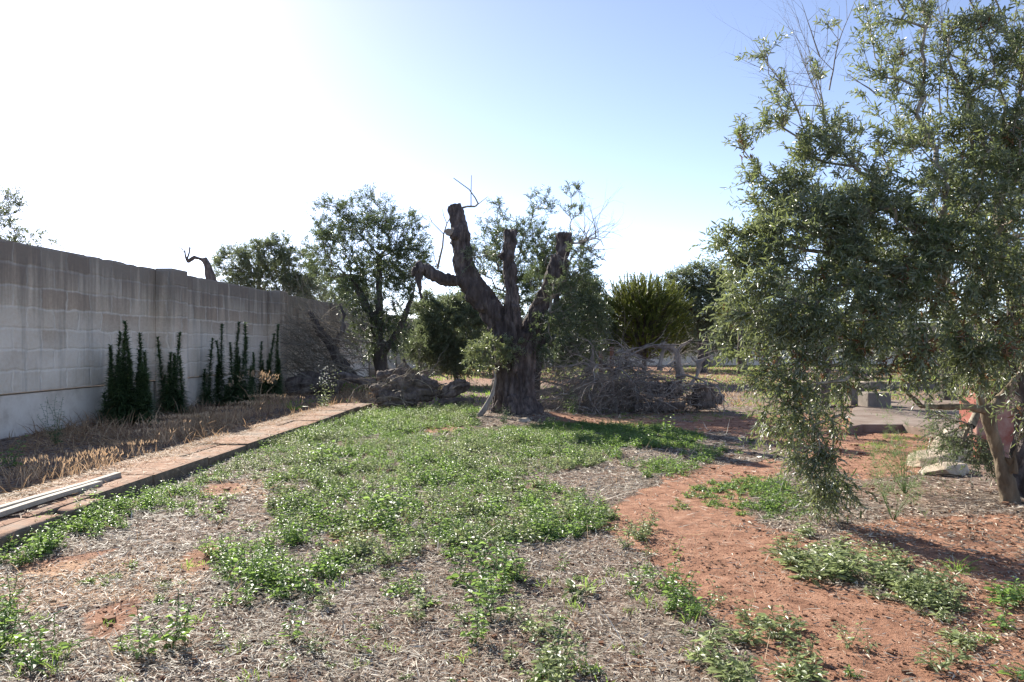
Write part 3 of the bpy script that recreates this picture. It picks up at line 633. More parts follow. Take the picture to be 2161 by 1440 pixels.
for k_, (px_, Y_, lb_, bl_, n_) in enumerate([
    (1320, 48, 'low dark olive directly behind the yellow green pine', [(1300, 690, 60, 50), (1380, 700, 60, 40), (1340, 650, 50, 40)], 500),
    (1425, 50, 'low olive between the pine and the slender grey olive', [(1420, 700, 45, 40), (1400, 660, 30, 40), (1450, 720, 40, 25)], 380),
    (1570, 46, 'shrubby olive right of the slender grey olive, at the canopy edge', [(1560, 700, 60, 40), (1620, 690, 60, 50), (1530, 720, 40, 25)], 450),
    (905, 46, 'far olive seen just left of the raised stub of the pollarded limb', [(890, 690, 40, 40), (930, 670, 40, 40), (900, 730, 60, 25)], 400),
    (1010, 40, 'far shrubby olive glimpsed beside the lower left of the pollarded trunk', [(1000, 700, 45, 50), (1030, 740, 40, 30)], 380),
    (700, 48, 'pale olive over the left wall, just left of the dark leaning olive', [(690, 620, 60, 45), (740, 640, 50, 40)], 380)]):
    olive('olive_tree', lb_, (X0(px_, Y_), Y_, 0), [limb([(px_, 785, 12), (px_+4, 740, 10), (px_-2, 710, 8)], Y_)], [pb(*b_, Y_, 1.3) for b_ in bl_], n_, 'olive_grey', (.17, .046), 3, 12, .5, 150+k_)
# hacked trunk with a hooked branch beyond the wall
t = empty('olive_tree', (X0(455, 40), 40, 0), 'bare hacked olive limb with a hooked branch poking above the left wall', 'tree')
gnarly('trunk', [limb([(470, 790, 40), (465, 700, 34), (455, 620, 28), (443, 583, 20), (438, 560, 15), (430, 545, 13)], 40), limb([(436, 552, 9), (422, 546, 8), (410, 543, 8), (404, 547, 8), (398, 552, 7), (394, 548, 6)], 40)], M['bark_far'], t, .05, 3, .04, .01)
segs = []; pxsegs([(394, 549), (391, 540), (390, 528)], 40, .05, .03, segs); pxsegs([(394, 549), (399, 535), (401, 520)], 40, .05, .03, segs); pxsegs([(391, 535), (383, 525), (372, 518)], 40, .02, .012, segs)
segobj('twigs', segs, M['bark_far'], t)

# pines with upright candles
def candle(rng):
    L = 1.0; n = 110; tt = rng.random(n); a = rng.random(n)*2*math.pi
    P = np.stack([.01*np.cos(a), .01*np.sin(a), tt*L], 1); D = np.stack([np.cos(a), np.sin(a), .75+tt*.9], 1)
    g = Geo(); g.add(*blades(P, D, np.tile([[0, 0, 1.]], (n, 1)), .17*(1-.45*tt), .03, -.02, rng.random(n)*.6+.4*tt)); g.add(*tubes([(0, 0, 0)], [(0, 0, 1.)], .02, .008, 4, .1)); return g.arr()
def pine(px, Y, pyt, pyb, rx, label, seed, n):
    rng = np.random.default_rng(seed); s = Y/F; base = (X0(px, Y), Y, 0); t = empty('pine_tree', base, label, 'tree')
    zt = EYE-(pyt-HY)*s; zb = EYE-(pyb-HY)*s; r = rx*s; zc = zb+(zt-zb)*.44
    gnarly('trunk', [[(base[0], Y, -.2, .13), (base[0]+.05, Y, zb+.3, .11), (base[0]-.02, Y, zc, .08), (base[0], Y, zt-1.0, .03)]], M['bark_far'], t, .04, seed, .02, .01)
    vs_ = [candle(rng) for _ in range(4)]; g = Geo(); sg = []
    d = rvec(rng, n); rad = rng.random(n)**.4; P = np.stack([base[0]+d[:, 0]*r*rad, Y+d[:, 1]*r*rad, zc+np.where(d[:, 2] < 0, d[:, 2]*.95, d[:, 2]*.75)*(zt-zb)*.5*rad], 1)
    P = P[fb(P*1.4, seed) > -.6]; k = len(P)
    for i_ in range(k):
        hz_ = np.clip((P[i_, 2]-zb)/(zt-zb), 0, 1); lean = np.array([(P[i_, 0]-base[0])/r*(1.5-1.2*hz_), (P[i_, 1]-Y)/r*(1.5-1.2*hz_), .35+.8*hz_])+rng.normal(size=3)*.24; lean = nrm(lean)
        V_, Q_, R_ = vs_[i_ % 4]; sc = rng.uniform(.35, .6)*(.85 if P[i_, 2] < zc else 1.0)*(zt-zb)/3.6
        u = nrm(np.cross(lean, [0, 1., .1])); v = np.cross(lean, u)
        g.add((V_[:, :1]*u+V_[:, 1:2]*v+V_[:, 2:3]*lean)*sc*np.array([1, 1, 1])+P[i_], Q_, np.clip(R_*.6+rng.random()*.4, 0, 1))
        if rng.random() < .3: c0 = np.array([base[0], Y, max(zb, P[i_, 2]-.5)]); sg.append((c0, P[i_], .025, .01))
    g.obj('crown', M['pine'], t); segobj('branches', sg, M['bark_far'], t)
pine(1358, 33, 560, 755, 90, 'round yellow green pine with upright candles, behind the brush pile', 51, 1500)
pine(1560, 38, 618, 700, 46, 'smaller yellow green pine half hidden by the left edge of the right hand olive canopy', 52, 420)

# ------------------------------------------------------------------ large olive at the right
YR = 7.5
rt = empty('olive_tree', (4.85, 7.5, 0), 'large leafy olive filling the right edge, its drooping boughs nearly touching the red soil', 'tree')
stems = [limb([(2150, 1100, 80, .15), (2152, 1060, 70, .2), (2160, 1000, 62, .3), (2168, 940, 60, .4), (2172, 880, 58, .4), (2165, 800, 50, .4), (2150, 700, 40, .4), (2130, 580, 28, .4)], YR),
         limb([(2136, 1090, 62, -.05), (2130, 1050, 40, -.1), (2122, 1010, 36, -.1), (2108, 960, 32, -.1), (2098, 915, 30, -.1), (2088, 885, 31, -.1), (2084, 868, 28, -.1), (2104, 850, 22), (2122, 832, 19), (2135, 808, 21), (2150, 790, 17), (2172, 750, 17), (2180, 680, 13)], YR),
         limb([(2084, 868, 20, -.1), (2050, 859, 15, -.2), (2010, 859, 13, -.3), (1975, 859, 12, -.4), (1945, 858, 11, -.5), (1925, 838, 10, -.5), (1900, 815, 8, -.55)], YR),
         limb([(2076, 866, 16, -.1), (2062, 820, 12, -.1), (2050, 770, 10, -.1), (2030, 690, 9, -.1), (1985, 600, 8, -.1)], YR),
         limb([(2090, 862, 13, .05), (2076, 810, 11, .05), (2072, 740, 10, 0), (2060, 640, 9, 0)], YR),
         limb([(2160, 900, 16, -.2), (2140, 960, 15, -.2), (2143, 1000, 13, -.2)], YR),
         limb([(2118, 1072, 30, -.12), (2100, 1086, 20, -.2), (2078, 1096, 10, -.3)], YR), limb([(2135, 1078, 36, -.15), (2130, 1100, 24, -.35)], YR), limb([(2150, 1085, 36, -.1), (2185, 1110, 20, -.2)], YR)]
gnarly('trunk', stems[1:2]+stems[5:], M['bark_young'], rt, .014, 61, .03, .012, lf=2.5); gnarly('old_trunk', stems[:1], M['bark'], rt, .02, 60, .04, .02); gnarly('bough', stems[2:3], M['bark_young'], rt, .012, 62, .006, .003)
gnarly('bough', stems[3:4], M['bark_young'], rt, .012, 63, .005, .003); gnarly('bough', stems[4:5], M['bark_young'], rt, .012, 64, .005, .003)
def rootpts(lb): return lb
B1 = [pb(1770, 1000, 35, 50, 6.85, .2, .9), pb(1810, 330, 80, 55, 7.6, .5, .6), pb(1555, 560, 40, 25, 7.3, .25, .9), pb(1585, 300, 35, 25, 7.6, .2, 1.5), pb(1615, 200, 25, 22, 7.7, .2, .4), pb(1560, 690, 30, 30, 7.0, .2, .5), pb(1640, 950, 40, 25, 6.8, .2, .5), pb(1640, 400, 60, 65, 7.6, .45, 1.3), pb(1690, 290, 90, 65, 7.7, .5, 1.0), pb(1700, 200, 50, 50, 7.8, .4, .25), pb(1745, 80, 40, 70, 7.9, .3, .1), pb(1640, 150, 35, 50, 7.8, .3, .5), pb(1645, 230, 45, 45, 7.8, .3, 1.1),
      pb(1760, 400, 100, 80, 7.4, .6, 1.0), pb(1600, 520, 75, 45, 7.4, .45), pb(1700, 520, 110, 80, 7.2, .6, .95), pb(1850, 520, 110, 100, 7.2, .6, .9), pb(1640, 640, 100, 70, 7.0, .5, 1.1), pb(1780, 660, 120, 80, 6.9, .5, .95),
      pb(1590, 740, 55, 50, 7.0, .4, .35), pb(1710, 780, 100, 55, 6.9, .4, .8), pb(1690, 870, 85, 65, 6.9, .4, .75), pb(1725, 965, 55, 60, 6.8, .3, 1.3), pb(1655, 850, 40, 35, 6.9, .3, .3), pb(1745, 1035, 45, 30, 6.8, .2, 1.0)]
B2 = [pb(1880, 730, 90, 45, 6.8, .45, 1.3), pb(2000, 750, 90, 45, 6.8, .45, 1.2), pb(2110, 760, 80, 50, 6.8, .5, 1.0), pb(1850, 800, 50, 30, 6.7, .3, .9), pb(1960, 810, 50, 25, 6.7, .3, .7), pb(2180, 850, 60, 90, 6.9, .4, .5), pb(1900, 60, 90, 120, 7.9, .6, .8), pb(1860, 150, 50, 80, 7.8, .5, .35), pb(1960, 250, 100, 90, 7.7, .6, .8), pb(2080, 130, 95, 110, 7.6, .6, 1.3), pb(2150, 60, 60, 70, 7.6, .5), pb(2180, 250, 140, 170, 7.4, .7, 1.3), pb(2050, 330, 110, 90, 7.3, .6, 1.1),
      pb(1950, 440, 110, 80, 7.2, .6, 1.1), pb(2100, 480, 120, 100, 7.1, .6, 1.2), pb(2000, 580, 120, 80, 7.0, .6, 1.2), pb(2150, 620, 100, 90, 7.0, .6), pb(1930, 690, 110, 60, 6.9, .5, .9), pb(2080, 710, 100, 50, 6.9, .5, .7),
      pb(1880, 760, 60, 40, 6.9, .35, .7), pb(2200, 420, 180, 200, 7.6, .9, 1), pb(1990, -60, 140, 60, 7.8, .7, .6), pb(1840, -20, 40, 30, 7.9, .4, .3), pb(2260, 700, 120, 150, 7.8, .8, .8), pb(1920, 830, 40, 22, 6.9, .2, .5)]
olive('', '', None, stems[2:4], [b[:4]+(b[4]*.5,)+b[5:] for b in B1], 760, 'olive', (.07, .0165), 4, 14, .26, 71, dens_noise=.34, parent=rt, trunk_vox=0, rtip=.0026, droop=.3, up=.45, dry=30)
olive('', '', None, stems[3:5]+stems[1:2], [b[:4]+(b[4]*.5,)+b[5:] for b in B2], 1120, 'olive', (.07, .0165), 3, 16, .27, 72, dens_noise=.28, parent=rt, trunk_vox=0, rtip=.0028, droop=.3, up=.45, dry=110)
olive('', '', None, [limb([(2040, 930, 6), (2050, 900, 6)], 8.2)], [pb(2000, 905, 45, 35, 8.3, .25), pb(2045, 935, 42, 35, 8.2, .25), pb(2080, 960, 30, 30, 8.1, .2), pb(2060, 820, 40, 50, 8.4, .3), pb(2110, 770, 50, 50, 8.3, .3), pb(2040, 760, 40, 40, 8.3, .3)], 170, 'olive_grey', (.05, .012), 3, 12, .2, 73, parent=rt, trunk_vox=0, crown_name='basal_shoots')
# bare whips above the canopy
rg = np.random.default_rng(5); segs = []
for a, tgt in (((1745, 300), (1738, 20)), ((1740, 260), (1700, 60)), ((1750, 190), (1770, 10)), ((1690, 250), (1610, 80)), ((1720, 330), (1640, 150)), ((1985, 240), (1965, -30)), ((2000, 230), (1990, -40)), ((1730, 120), (1690, 10)), ((1850, 200), (1800, 140))):
    p0 = W(*a, 7.75); p1 = W(*tgt, 7.8); grow_twigs(rg, p0, p1-p0, np.linalg.norm(p1-p0), .0085, 2, segs, 0, .12, 9)
segobj('bare_whips', segs, M['twig'], rt)

# ------------------------------------------------------------------ brush pile, dead limbs, logs
rg = np.random.default_rng(8); segs = []
for k in range(240):
    f = rg.random(); X = 1.25+f*3.2; Yv = 18.6+rg.normal()*.5; hmax = .3+1.15*math.exp(-((X-2.9)/1.25)**2)
    st = (X, Yv, rg.uniform(.02, hmax)); d = (rg.choice([-1, -1, 1])*rg.uniform(.5, 1), rg.normal()*.5, rg.uniform(-.15, .45))
    grow_twigs(rg, st, d, rg.uniform(.7, 1.9), .008+.035*rg.random()**3, 2, segs, .35, .35, 5)
for k in range(60):
    st = (rg.uniform(2.0, 3.4), 18.2+rg.normal()*.3, rg.uniform(.5, 1.1)); grow_twigs(rg, st, (-1, rg.normal()*.3, -.1), rg.uniform(1.2, 2.2), .012, 2, segs, .5, .22, 6)
segs = [s for s in segs if s[0][2] > 0 and s[1][2] > -.02]
tag(segobj('brush_pile', segs, M['deadwood'], None, 3), 'heap of bleached cut twigs and branches below the pine', 'brush', kind='stuff')
n = 2600; P = np.stack([1.2+rg.random(n)*3.3, 18.5+rg.normal(size=n)*.5, rg.random(n)**1.5*.9+.02], 1); g = Geo(); g.add(*leaves(P, rvec(rg, n), rvec(rg, n), .07, .022, .3, .3, rng=rg)); tag(g.obj('leaf_litter', M['leaflit']), 'dead leaves caught in the large heap of cut twigs', 'litter', kind='stuff')
segs = []; rg = np.random.default_rng(18)
for k in range(34): grow_twigs(rg, (X0(rg.uniform(1190, 1250), 18), 18+rg.normal()*.3, rg.uniform(.02, .35)), (rg.normal(), rg.normal()*.5, rg.uniform(.1, .9)), rg.uniform(.5, 1.0), .011, 2, segs, .2, .5, 4)
segs = [s for s in segs if s[1][2] > 0]
tag(segobj('brush_pile', segs, M['deadwood'], None, 3), 'small heap of pale twigs right beside the pollarded trunk', 'brush', kind='stuff')
segs = []; rg = np.random.default_rng(19)
for k in range(40): grow_twigs(rg, (X0(rg.uniform(790, 1000), 19.2), 19.2+rg.normal()*.5, rg.uniform(.05, .75)), (rg.normal(), rg.normal()*.5, rg.uniform(-.1, .7)), rg.uniform(.5, 1.5), .014, 2, segs, .25, .4, 4)
segs = [s for s in segs if s[1][2] > 0]
tag(segobj('brush_pile', segs, M['twig'], None, 3), 'scattered thin branches on and around the felled trunk', 'brush', kind='stuff')
# bare brush leaning on the left wall
segs = []; rg = np.random.default_rng(28)
for k in range(150):
    st = (X0(rg.uniform(640, 790), 25), 25+rg.normal()*.8, rg.uniform(.3, 2.3)); grow_twigs(rg, st, (-1, rg.normal()*.35, rg.uniform(.1, 1.0)), rg.uniform(1.4, 3.2), .016, 2, segs, .12, .22, 5)
segs = [s for s in segs if s[1][2] > 0 and s[1][0] > wallx(s[1][1], -8.3)]
tag(segobj('brush_pile', segs, M['twig'], None, 3), 'tangle of bare brown branches leaning toward the left wall, beside the dark leaning olive', 'brush', kind='stuff')
def log(label, limbs, mat='log', vox=.03, seed=1, lump=.05, ridge=.015,  name='log', cat='log', segs=None, group=None):
    c = np.array(limbs[0][0][:3]); t = gnarly(name, limbs, M[mat], None, vox, seed, lump*1.1, ridge*2.0, ax=(.25, 1, 1) if name == 'log' else (1, 1, .22), lf=1.7)
    tag(t, label, cat, group); return t
log('big forked dead limb standing up out of the brush pile', [limb([(1437, 800, 20), (1431, 770, 17), (1428, 745, 15), (1416, 733, 15), (1398, 731, 11), (1372, 731, 8), (1340, 735, 6), (1315, 745, 5)], 18.6), limb([(1428, 742, 10), (1438, 730, 8), (1452, 722, 6), (1460, 718, 5)], 18.6),
     limb([(1405, 731, 10), (1398, 745, 8), (1393, 765, 9), (1392, 782, 14)], 18.6), limb([(1395, 730, 8), (1405, 722, 4)], 18.5)], 'deadwood', .014, 5, .012, .006, 'dead_branch', 'branch')
log('dead branch with a knuckled end at the right of the brush pile', [limb([(1456, 812, 7), (1470, 796, 7), (1476, 778, 10), (1474, 766, 14), (1486, 758, 6), (1500, 752, 4)], 18.2), limb([(1474, 768, 6), (1464, 760, 4), (1458, 752, 3)], 18.2)], 'deadwood', .012, 6, .008, .004, 'dead_branch', 'branch')
log('dark dead branch stub slanting down the left of the brush pile', [limb([(1262, 758, 6), (1275, 770, 9), (1290, 783, 10), (1305, 795, 9)], 18.3), limb([(1290, 783, 6), (1318, 776, 8), (1324, 762, 6)], 18.3)], 'log', .012, 7, .008, .004, 'dead_branch', 'branch')
log('pale jagged dead stump at the left end of the brush pile', [limb([(1250, 790, 14), (1249, 765, 11), (1252, 745, 8), (1249, 735, 4)], 19)], 'deadwood', .014, 8, .02, .008, 'dead_branch', 'branch')
log('low dark log lying at the front foot of the brush pile', [limb([(1338, 862, 20), (1375, 860, 22), (1410, 860, 22), (1446, 858, 18)], 17.9)], 'log', .02, 9, .02, .012)
log('thick dark log under the middle of the brush pile', [limb([(1272, 838, 40, .3), (1310, 840, 50, .3), (1345, 835, 46, .4)], 18.6)], 'log', .03, 10, .05, .02)
log('thick upright cut log at the right end of the brush pile', [limb([(1490, 862, 46), (1486, 835, 44), (1480, 812, 40)], 18.3), limb([(1452, 850, 26), (1475, 838, 30), (1500, 835, 30), (1525, 845, 24)], 18.6)], 'log', .03, 11, .05, .02)
log('dark split log lying across the brush pile beside the upright cut log', [limb([(1362, 822, 30, .2), (1400, 825, 36, .2), (1440, 820, 34, .2)], 18.5)], 'log', .03, 12, .04, .02)
# old felled trunk left of the pollarded olive
log('huge felled olive trunk lying across the end of the slab path', [limb([(796, 838, 52), (830, 822, 54), (870, 818, 56), (905, 822, 50), (916, 832, 44)], 19.2), limb([(858, 808, 22), (860, 785, 18), (858, 768, 12), (850, 757, 5)], 19.2), limb([(800, 845, 36, -.3), (840, 845, 36, -.4), (880, 846, 30, -.4)], 19.2),
     limb([(800, 800, 30, .5), (830, 792, 30, .5), (870, 800, 34, .5)], 19.2)], 'log', .035, 13, .09, .03)
log('felled trunk piece with a pale sawn face, just right of the huge felled trunk', [limb([(928, 842, 26), (950, 825, 30), (975, 812, 30), (988, 806, 26)], 19.5)], 'log', .025, 14, .04, .02)
log('low flat log in the shade between the huge felled trunk and the pollarded olive', [limb([(925, 852, 18), (960, 850, 20), (1000, 850, 18)], 19.0)], 'log', .02, 15, .02, .01)
log('dark trunk length lying against the left wall behind the last pilaster', [limb([(612, 822, 50), (650, 812, 56), (690, 812, 50), (714, 826, 44)], 24)], 'log', .05, 16, .08, .02)
log('leaning dead trunk rising out of the tangle of bare branches at the wall', [limb([(745, 800, 26), (715, 760, 22), (690, 715, 20), (668, 690, 16), (655, 655, 10)], 24.5), limb([(700, 735, 14), (722, 700, 12), (726, 665, 9), (715, 640, 6)], 24.5)], 'bark_far', .03, 27, .05, .02, 'dead_tree', 'tree')
log('curved dark bough behind the left end of the felled trunk', [limb([(690, 800, 14), (715, 790, 18), (750, 800, 16), (790, 812, 20)], 23)], 'log', .03, 17, .03, .01)
rust = [(1268, 745, 790), (1291, 742, 795)]
for (px, a, b_), lb in zip(rust, ('rusty post behind the brush pile, the left one of two', 'rusty post behind the brush pile, the right one of two')):
    c = W(px, b_, 30); top = W(px, a-10, 30); g = Geo(); g.add(*tubes([(c[0], c[1], 0), (c[0], c[1], top[2]-.05)], [(c[0], c[1], top[2]-.05), (c[0], c[1], top[2])], .09, .08, 8)); tag(g.obj('post', M['rust']), lb, 'post', 'rusty posts behind the brush pile')

# ------------------------------------------------------------------ right background: paving, red wall, stones, bench
bm = bmesh.new(); P = [G(1790, 903, .12), G(1820, 897, .12), G(1905, 897, .12), G(2010, 918, .12), G(2500, 950, .12), G(2500, 846, .12), G(1850, 846, .12), G(1800, 862, .12)]
vs_ = [bm.verts.new((q[0], q[1], .13)) for q in P]; f = bm.faces.new(vs_); r = bmesh.ops.extrude_face_region(bm, geom=[f]); 
for v in r['geom']:
    if isinstance(v, bmesh.types.BMVert): v.co.z = -.15
bmesh.ops.recalc_face_normals(bm, faces=bm.faces); tag(bobj('pavement', bm, M['paving'], None, .012), kind='structure')
rw = empty('boundary_wall', (6.5, 11, 0), 'low faded red plastered wall end half hidden behind the right hand olive', 'wall')
bm = bmesh.new(); box(bm, (6.6, 10.9, -.2), (7.13, 11.35, 1.06)); bobj('pillar', bm, M['redwall'], rw, .02).matrix_parent_inverse = Matrix.Translation((-6.5, -11, 0))
bm = bmesh.new(); box(bm, (7.132, 11.0, -.2), (9.5, 11.28, .92)); bobj('masonry', bm, M['redwall'], rw, .012).matrix_parent_inverse = Matrix.Translation((-6.5, -11, 0))
bm = bmesh.new(); box(bm, (6.55, 10.85, 1.063), (7.18, 11.4, 1.11)); bobj('coping', bm, M['concrete'], rw, .015).matrix_parent_inverse = Matrix.Translation((-6.5, -11, 0))
c = G(2012, 968); rock('stone', 'large pale tilted stone slab leaning by the red wall', 'stone', (c[0], c[1], .17), (.6, .5, .26), .5, M['rock'], 21, .18, 'pale stones by the red wall', (.5, -.35))
c = G(1975, 985); rock('stone', 'broken tan rock in front of the pale tilted slab', 'stone', (c[0], c[1], .04), (.55, .45, .27), -.4, M['rock'], 22, .35, 'pale stones by the red wall')
c = G(2000, 998); rock('stone', 'flat low tan stone nearest the fork-stemmed olive', 'stone', (c[0], c[1], .02), (.6, .42, .16), .3, M['rock'], 23, .35, 'pale stones by the red wall')
c = G(1945, 972); rock('stone', 'small rounded rock at the left of the stones by the red wall', 'stone', (c[0], c[1], .03), (.3, .26, .2), .4, M['rock'], 24, .35, 'pale stones by the red wall')
c = G(1150, 905); rock('stone', 'small pale stone among the roots at the foot of the pollarded olive', 'stone', G(1108, 893), (.3, .2, .16), .4, M['rock'], 25, .3)
b0 = G(1740, 855); t = empty('stone_bench', (b0[0], b0[1], 0), 'low stone bench with a pale slab top under the right hand canopy', 'bench')
for nm, lo, hi in (('seat', (-1.0, -.3, .5), (1.1, .3, .62)), ('leg', (-.8, -.24, 0), (-.5, .24, .497)), ('leg', (.6, -.24, 0), (.95, .24, .497))):
    bm = bmesh.new(); box(bm, lo, hi); bobj(nm, bm, M['rock'] if nm == 'seat' else M['concrete'], t, .02)
b0 = G(1860, 828); bm = bmesh.new(); box(bm, (-2.2, -.15, -.1), (3.2, .15, .3)); o = bobj('boundary_wall', bm, M['concrete'], None, .015); o.location = (b0[0], 27, 0); tag(o, 'knee high concrete wall seen low behind the grey paving', 'wall')
b0 = G(1840, 862); bm = bmesh.new(); box(bm, (-.28, -.28, .0), (.28, .28, .36)); o = bobj('concrete_block', bm, M['concrete'], None, .03); o.location = (X0(1845, 18.5), 18.5, .1); tag(o, 'squat grey concrete block on the paving by the stone bench', 'block')

# pole and wires far off
pl = empty('utility_pole', (X0(546, 62), 62, 0), 'thin dark pole rising behind the olives over the left wall', 'pole')
g = Geo(); zt = W(546, 508, 62)[2]; g.add(*tubes([(X0(546, 62), 62, 0)], [(X0(546, 62), 62, zt)], .16, .13, 8)); g.obj('shaft', M['cable'], pl)
g = Geo(); g.add(*tubes([(X0(546, 62)-.3, 62, zt-.4)], [(X0(546, 62)+.3, 62, zt-.4)], .05, .05, 4)); g.obj('crossarm', M['cable'], pl)
def wire(label, p0, p1, sag, r):
    n = 24; P = [p0+(p1-p0)*(k/n)-np.array([0, 0, sag*4*(k/n)*(1-k/n)]) for k in range(n+1)]
    g = Geo(); g.add(*tubes(P[:-1], P[1:], r, r, 4)); tag(g.obj('power_cable', M['cable']), label, 'cable')
wire('thin overhead wire running left from the pole across the white sky', W(546, 513, 62), W(-200, 545, 75), .4, .018)
wire('thin overhead wire low in the sky between the pollarded olive and the pine', W(560, 560, 75), W(2300, 590, 78), .5, .022)

# ------------------------------------------------------------------ tall horseweeds along the wall
def horseweed(rng, base, h, geo, sgeo):
    n = int(420*h); t_ = rng.random(n)**.9; a = rng.random(n)*2*math.pi
    ln = np.array([rng.normal()*.07, rng.normal()*.05])
    P = np.stack([base[0]+ln[0]*t_*h, base[1]+ln[1]*t_*h, base[2]+(.04+.96*t_)*h], 1)
    D = np.stack([np.cos(a), np.sin(a), .9-.9*(1-t_)+.3*rng.random(n)], 1)
    L = (.24-.14*t_)*rng.uniform(.5, 1.3, n)
    geo.add(*blades(P, D, np.tile([[0, 0, 1.]], (n, 1))+rng.normal(size=(n, 3))*.2, L, .02, .45, rng.random(n)))
    sgeo.add(*tubes([base, base+np.array([ln[0]*h*.5, ln[1]*h*.5, h*.5])], [base+np.array([ln[0]*h*.5, ln[1]*h*.5, h*.5]), base+np.array([ln[0]*h, ln[1]*h, h])], .009, .004, 4, .3))
rg = np.random.default_rng(91)
hw = [('nearest dense clump of tall dark horseweed against the left wall', 14.8, [(228, 745), (236, 702), (249, 704), (259, 720), (272, 745), (283, 680), (301, 705), (311, 742), (242, 730), (266, 770), (292, 740)]),
      ('narrow clump of horseweed in front of the first pilaster', 16.6, [(347, 712), (356, 745), (366, 703), (386, 752), (377, 775)]),
      ('tall horseweed clump half way between the two pilasters', 19.5, [(437, 715), (466, 686), (487, 680), (504, 712), (519, 682), (477, 720), (495, 735), (430, 780), (510, 750), (455, 770)]),
      ('thin horseweed clump at the second pilaster', 22, [(536, 745), (546, 722), (560, 706), (580, 684), (570, 760), (590, 770)])]
for lb, Yh, st in hw:
    c = W(st[len(st)//2][0], 728, Yh); t = empty('weed_clump', (c[0], c[1], .1), lb, 'weeds', 'horseweed clumps along the left wall')
    for px, py in st+[(a+rg.uniform(-14, 14), b_+rg.uniform(35, 90)) for a, b_ in st]+[(a+rg.uniform(-16, 16), b_+rg.uniform(60, 110)) for a, b_ in st]:
        y_ = Yh+rg.uniform(-.35, .35); b_ = np.array([X0(px, y_), y_, .1]); h = max(.35, W(px, min(py, 830), y_)[2]-.1)
        g = Geo(); sg = Geo(); horseweed(rg, b_, h, g, sg); f = g.obj('stalk', M['horseweed'], t); 

# ------------------------------------------------------------------ dry grass and litter
rg = np.random.default_rng(101)
n = 26000; y = 3+(rg.random(n)**.8)*22; x0_ = wallx(y, -8.7); x1_ = wallx(y, -5.05); x = x0_+(x1_-x0_)*rg.random(n)
d = fb(xy3(x, y)*.9, 5); k = (d > -.3); x, y, d = x[k], y[k], d[k]; n = len(x); P = np.stack([x, y, gz(x, y)-.01], 1)
rel = (x-wallx(y, -8.7))/3.75
hgt = (.12+.3*np.clip(d+.35, 0, 1))*rg.uniform(.4, 1.3, n)*(1+.5*np.exp(-((y-15.5)/3.5)**2)*(rel < .75))
hgt = np.where(rg.random(n) < .5, hgt, hgt*.7)
D = rg.normal(size=(n, 3)); D[:, 2] = np.abs(D[:, 2])*rg.choice([.15, .8, 2.0], n, p=[.5, .3, .2])+.12
g = Geo(); g.add(*blades(P, D, rvec(rg, n), hgt*1.15, .007+.0004*y, .3, rg.random(n)*.7+.3*np.clip(rel, 0, 1)))
# tussocks on the sunny edge of the strip
for px, py, hh, m in ((350, 925, .34, 90), (375, 915, .38, 110), (330, 935, .25, 70), (400, 905, .3, 90), (190, 985, .22, 110), (60, 1010, .28, 60), (560, 870, .5, 130), (600, 862, .35, 120), (520, 880, .4, 120), (480, 890, .35, 100), (440, 900, .3, 90), (150, 1000, .2, 70), (270, 960, .2, 70)):
    c = G(px, py, .12); P = c+rg.normal(size=(m, 3))*np.array([.16, .18, 0]); D = rg.normal(size=(m, 3))*.35; D[:, 2] = 1
    g.add(*blades(P, D, rvec(rg, m), hh*rg.uniform(.4, 1.1, m), .007, .15, .35+.65*rg.random(m)))
    g.add(*leaves(P+D*hh*.7, D, rvec(rg, m), .05, .014, .3, .1, .6+.4*rg.random(m)))
tag(g.obj('dry_grass', M['drygrass']), 'tangled brown dry grass on the strip between the wall and the slab path', 'dry grass', kind='stuff')
# litter
def litter(name, label, n, region, mat, ln, wd, seed, zlift=.012, kind=0):
    rg = np.random.default_rng(seed); u = rg.random(n); y = 1/(1/3.3+(1/19.-1/3.3)*u**.62)      # denser near the camera
    x = (rg.random(n)*2-1)*(.72*y+.5); k = region(x, y); x, y = x[k], y[k]; n = len(x)
    sc = np.clip(y/6, .8, 2.2)
    D = rg.normal(size=(n, 3)); D[:, 2] *= .16; D[:, 2] += .04; N_ = rg.normal(size=(n, 3))*.35; N_[:, 2] += 1
    P = np.stack([x, y, gz(x, y)+zlift*rg.random(n)*1.8], 1)
    L = ln*rg.lognormal(0, .5, n)*sc; Wd = wd*rg.uniform(.6, 1.5, n)*sc
    g = Geo(); g.add(*(blades(P, D, N_, L, Wd, .05, rg.random(n)) if kind == 0 else leaves(P, D, N_, L, Wd, .3, .2, rnd=rg.random(n)))); tag(g.obj(name, M[mat]), label, 'litter', kind='stuff')
def reg_mulch(x, y):
    r = inmask(RED, x, y, 1); rr = np.random.default_rng(1).random(len(x)); kerb = x > wallx(y, -4.38)
    dn = .85+.5*fb(xy3(x, y)*1.3, 31)
    return kerb & (rr < np.where(r, .06+.25*np.clip(fb(xy3(x, y)*1.1, 91), 0, 1), dn))
litter('straw_litter', 'bleached straw and chopped stalks scattered over the bare ground', 140000, lambda x, y: reg_mulch(x, y) & (x < 2.6+.12*y), 'straw', .055, .0055, 201)
litter('straw_litter', 'chips and bits of dry stem mixed in the straw on the ground', 75000, lambda x, y: reg_mulch(x, y) & (x < 2.6+.12*y), 'straw', .018, .008, 202, .01, 1)
TREELIT = [gpoly([(1500, 1100), (1700, 1090), (1800, 1000), (2000, 990), (2500, 1040), (2600, 1250), (2161, 1230), (1900, 1200), (1700, 1150), (1560, 1120)]), gpoly([(1850, 1180), (2400, 1200), (2400, 1440), (1950, 1440), (1900, 1300)])]
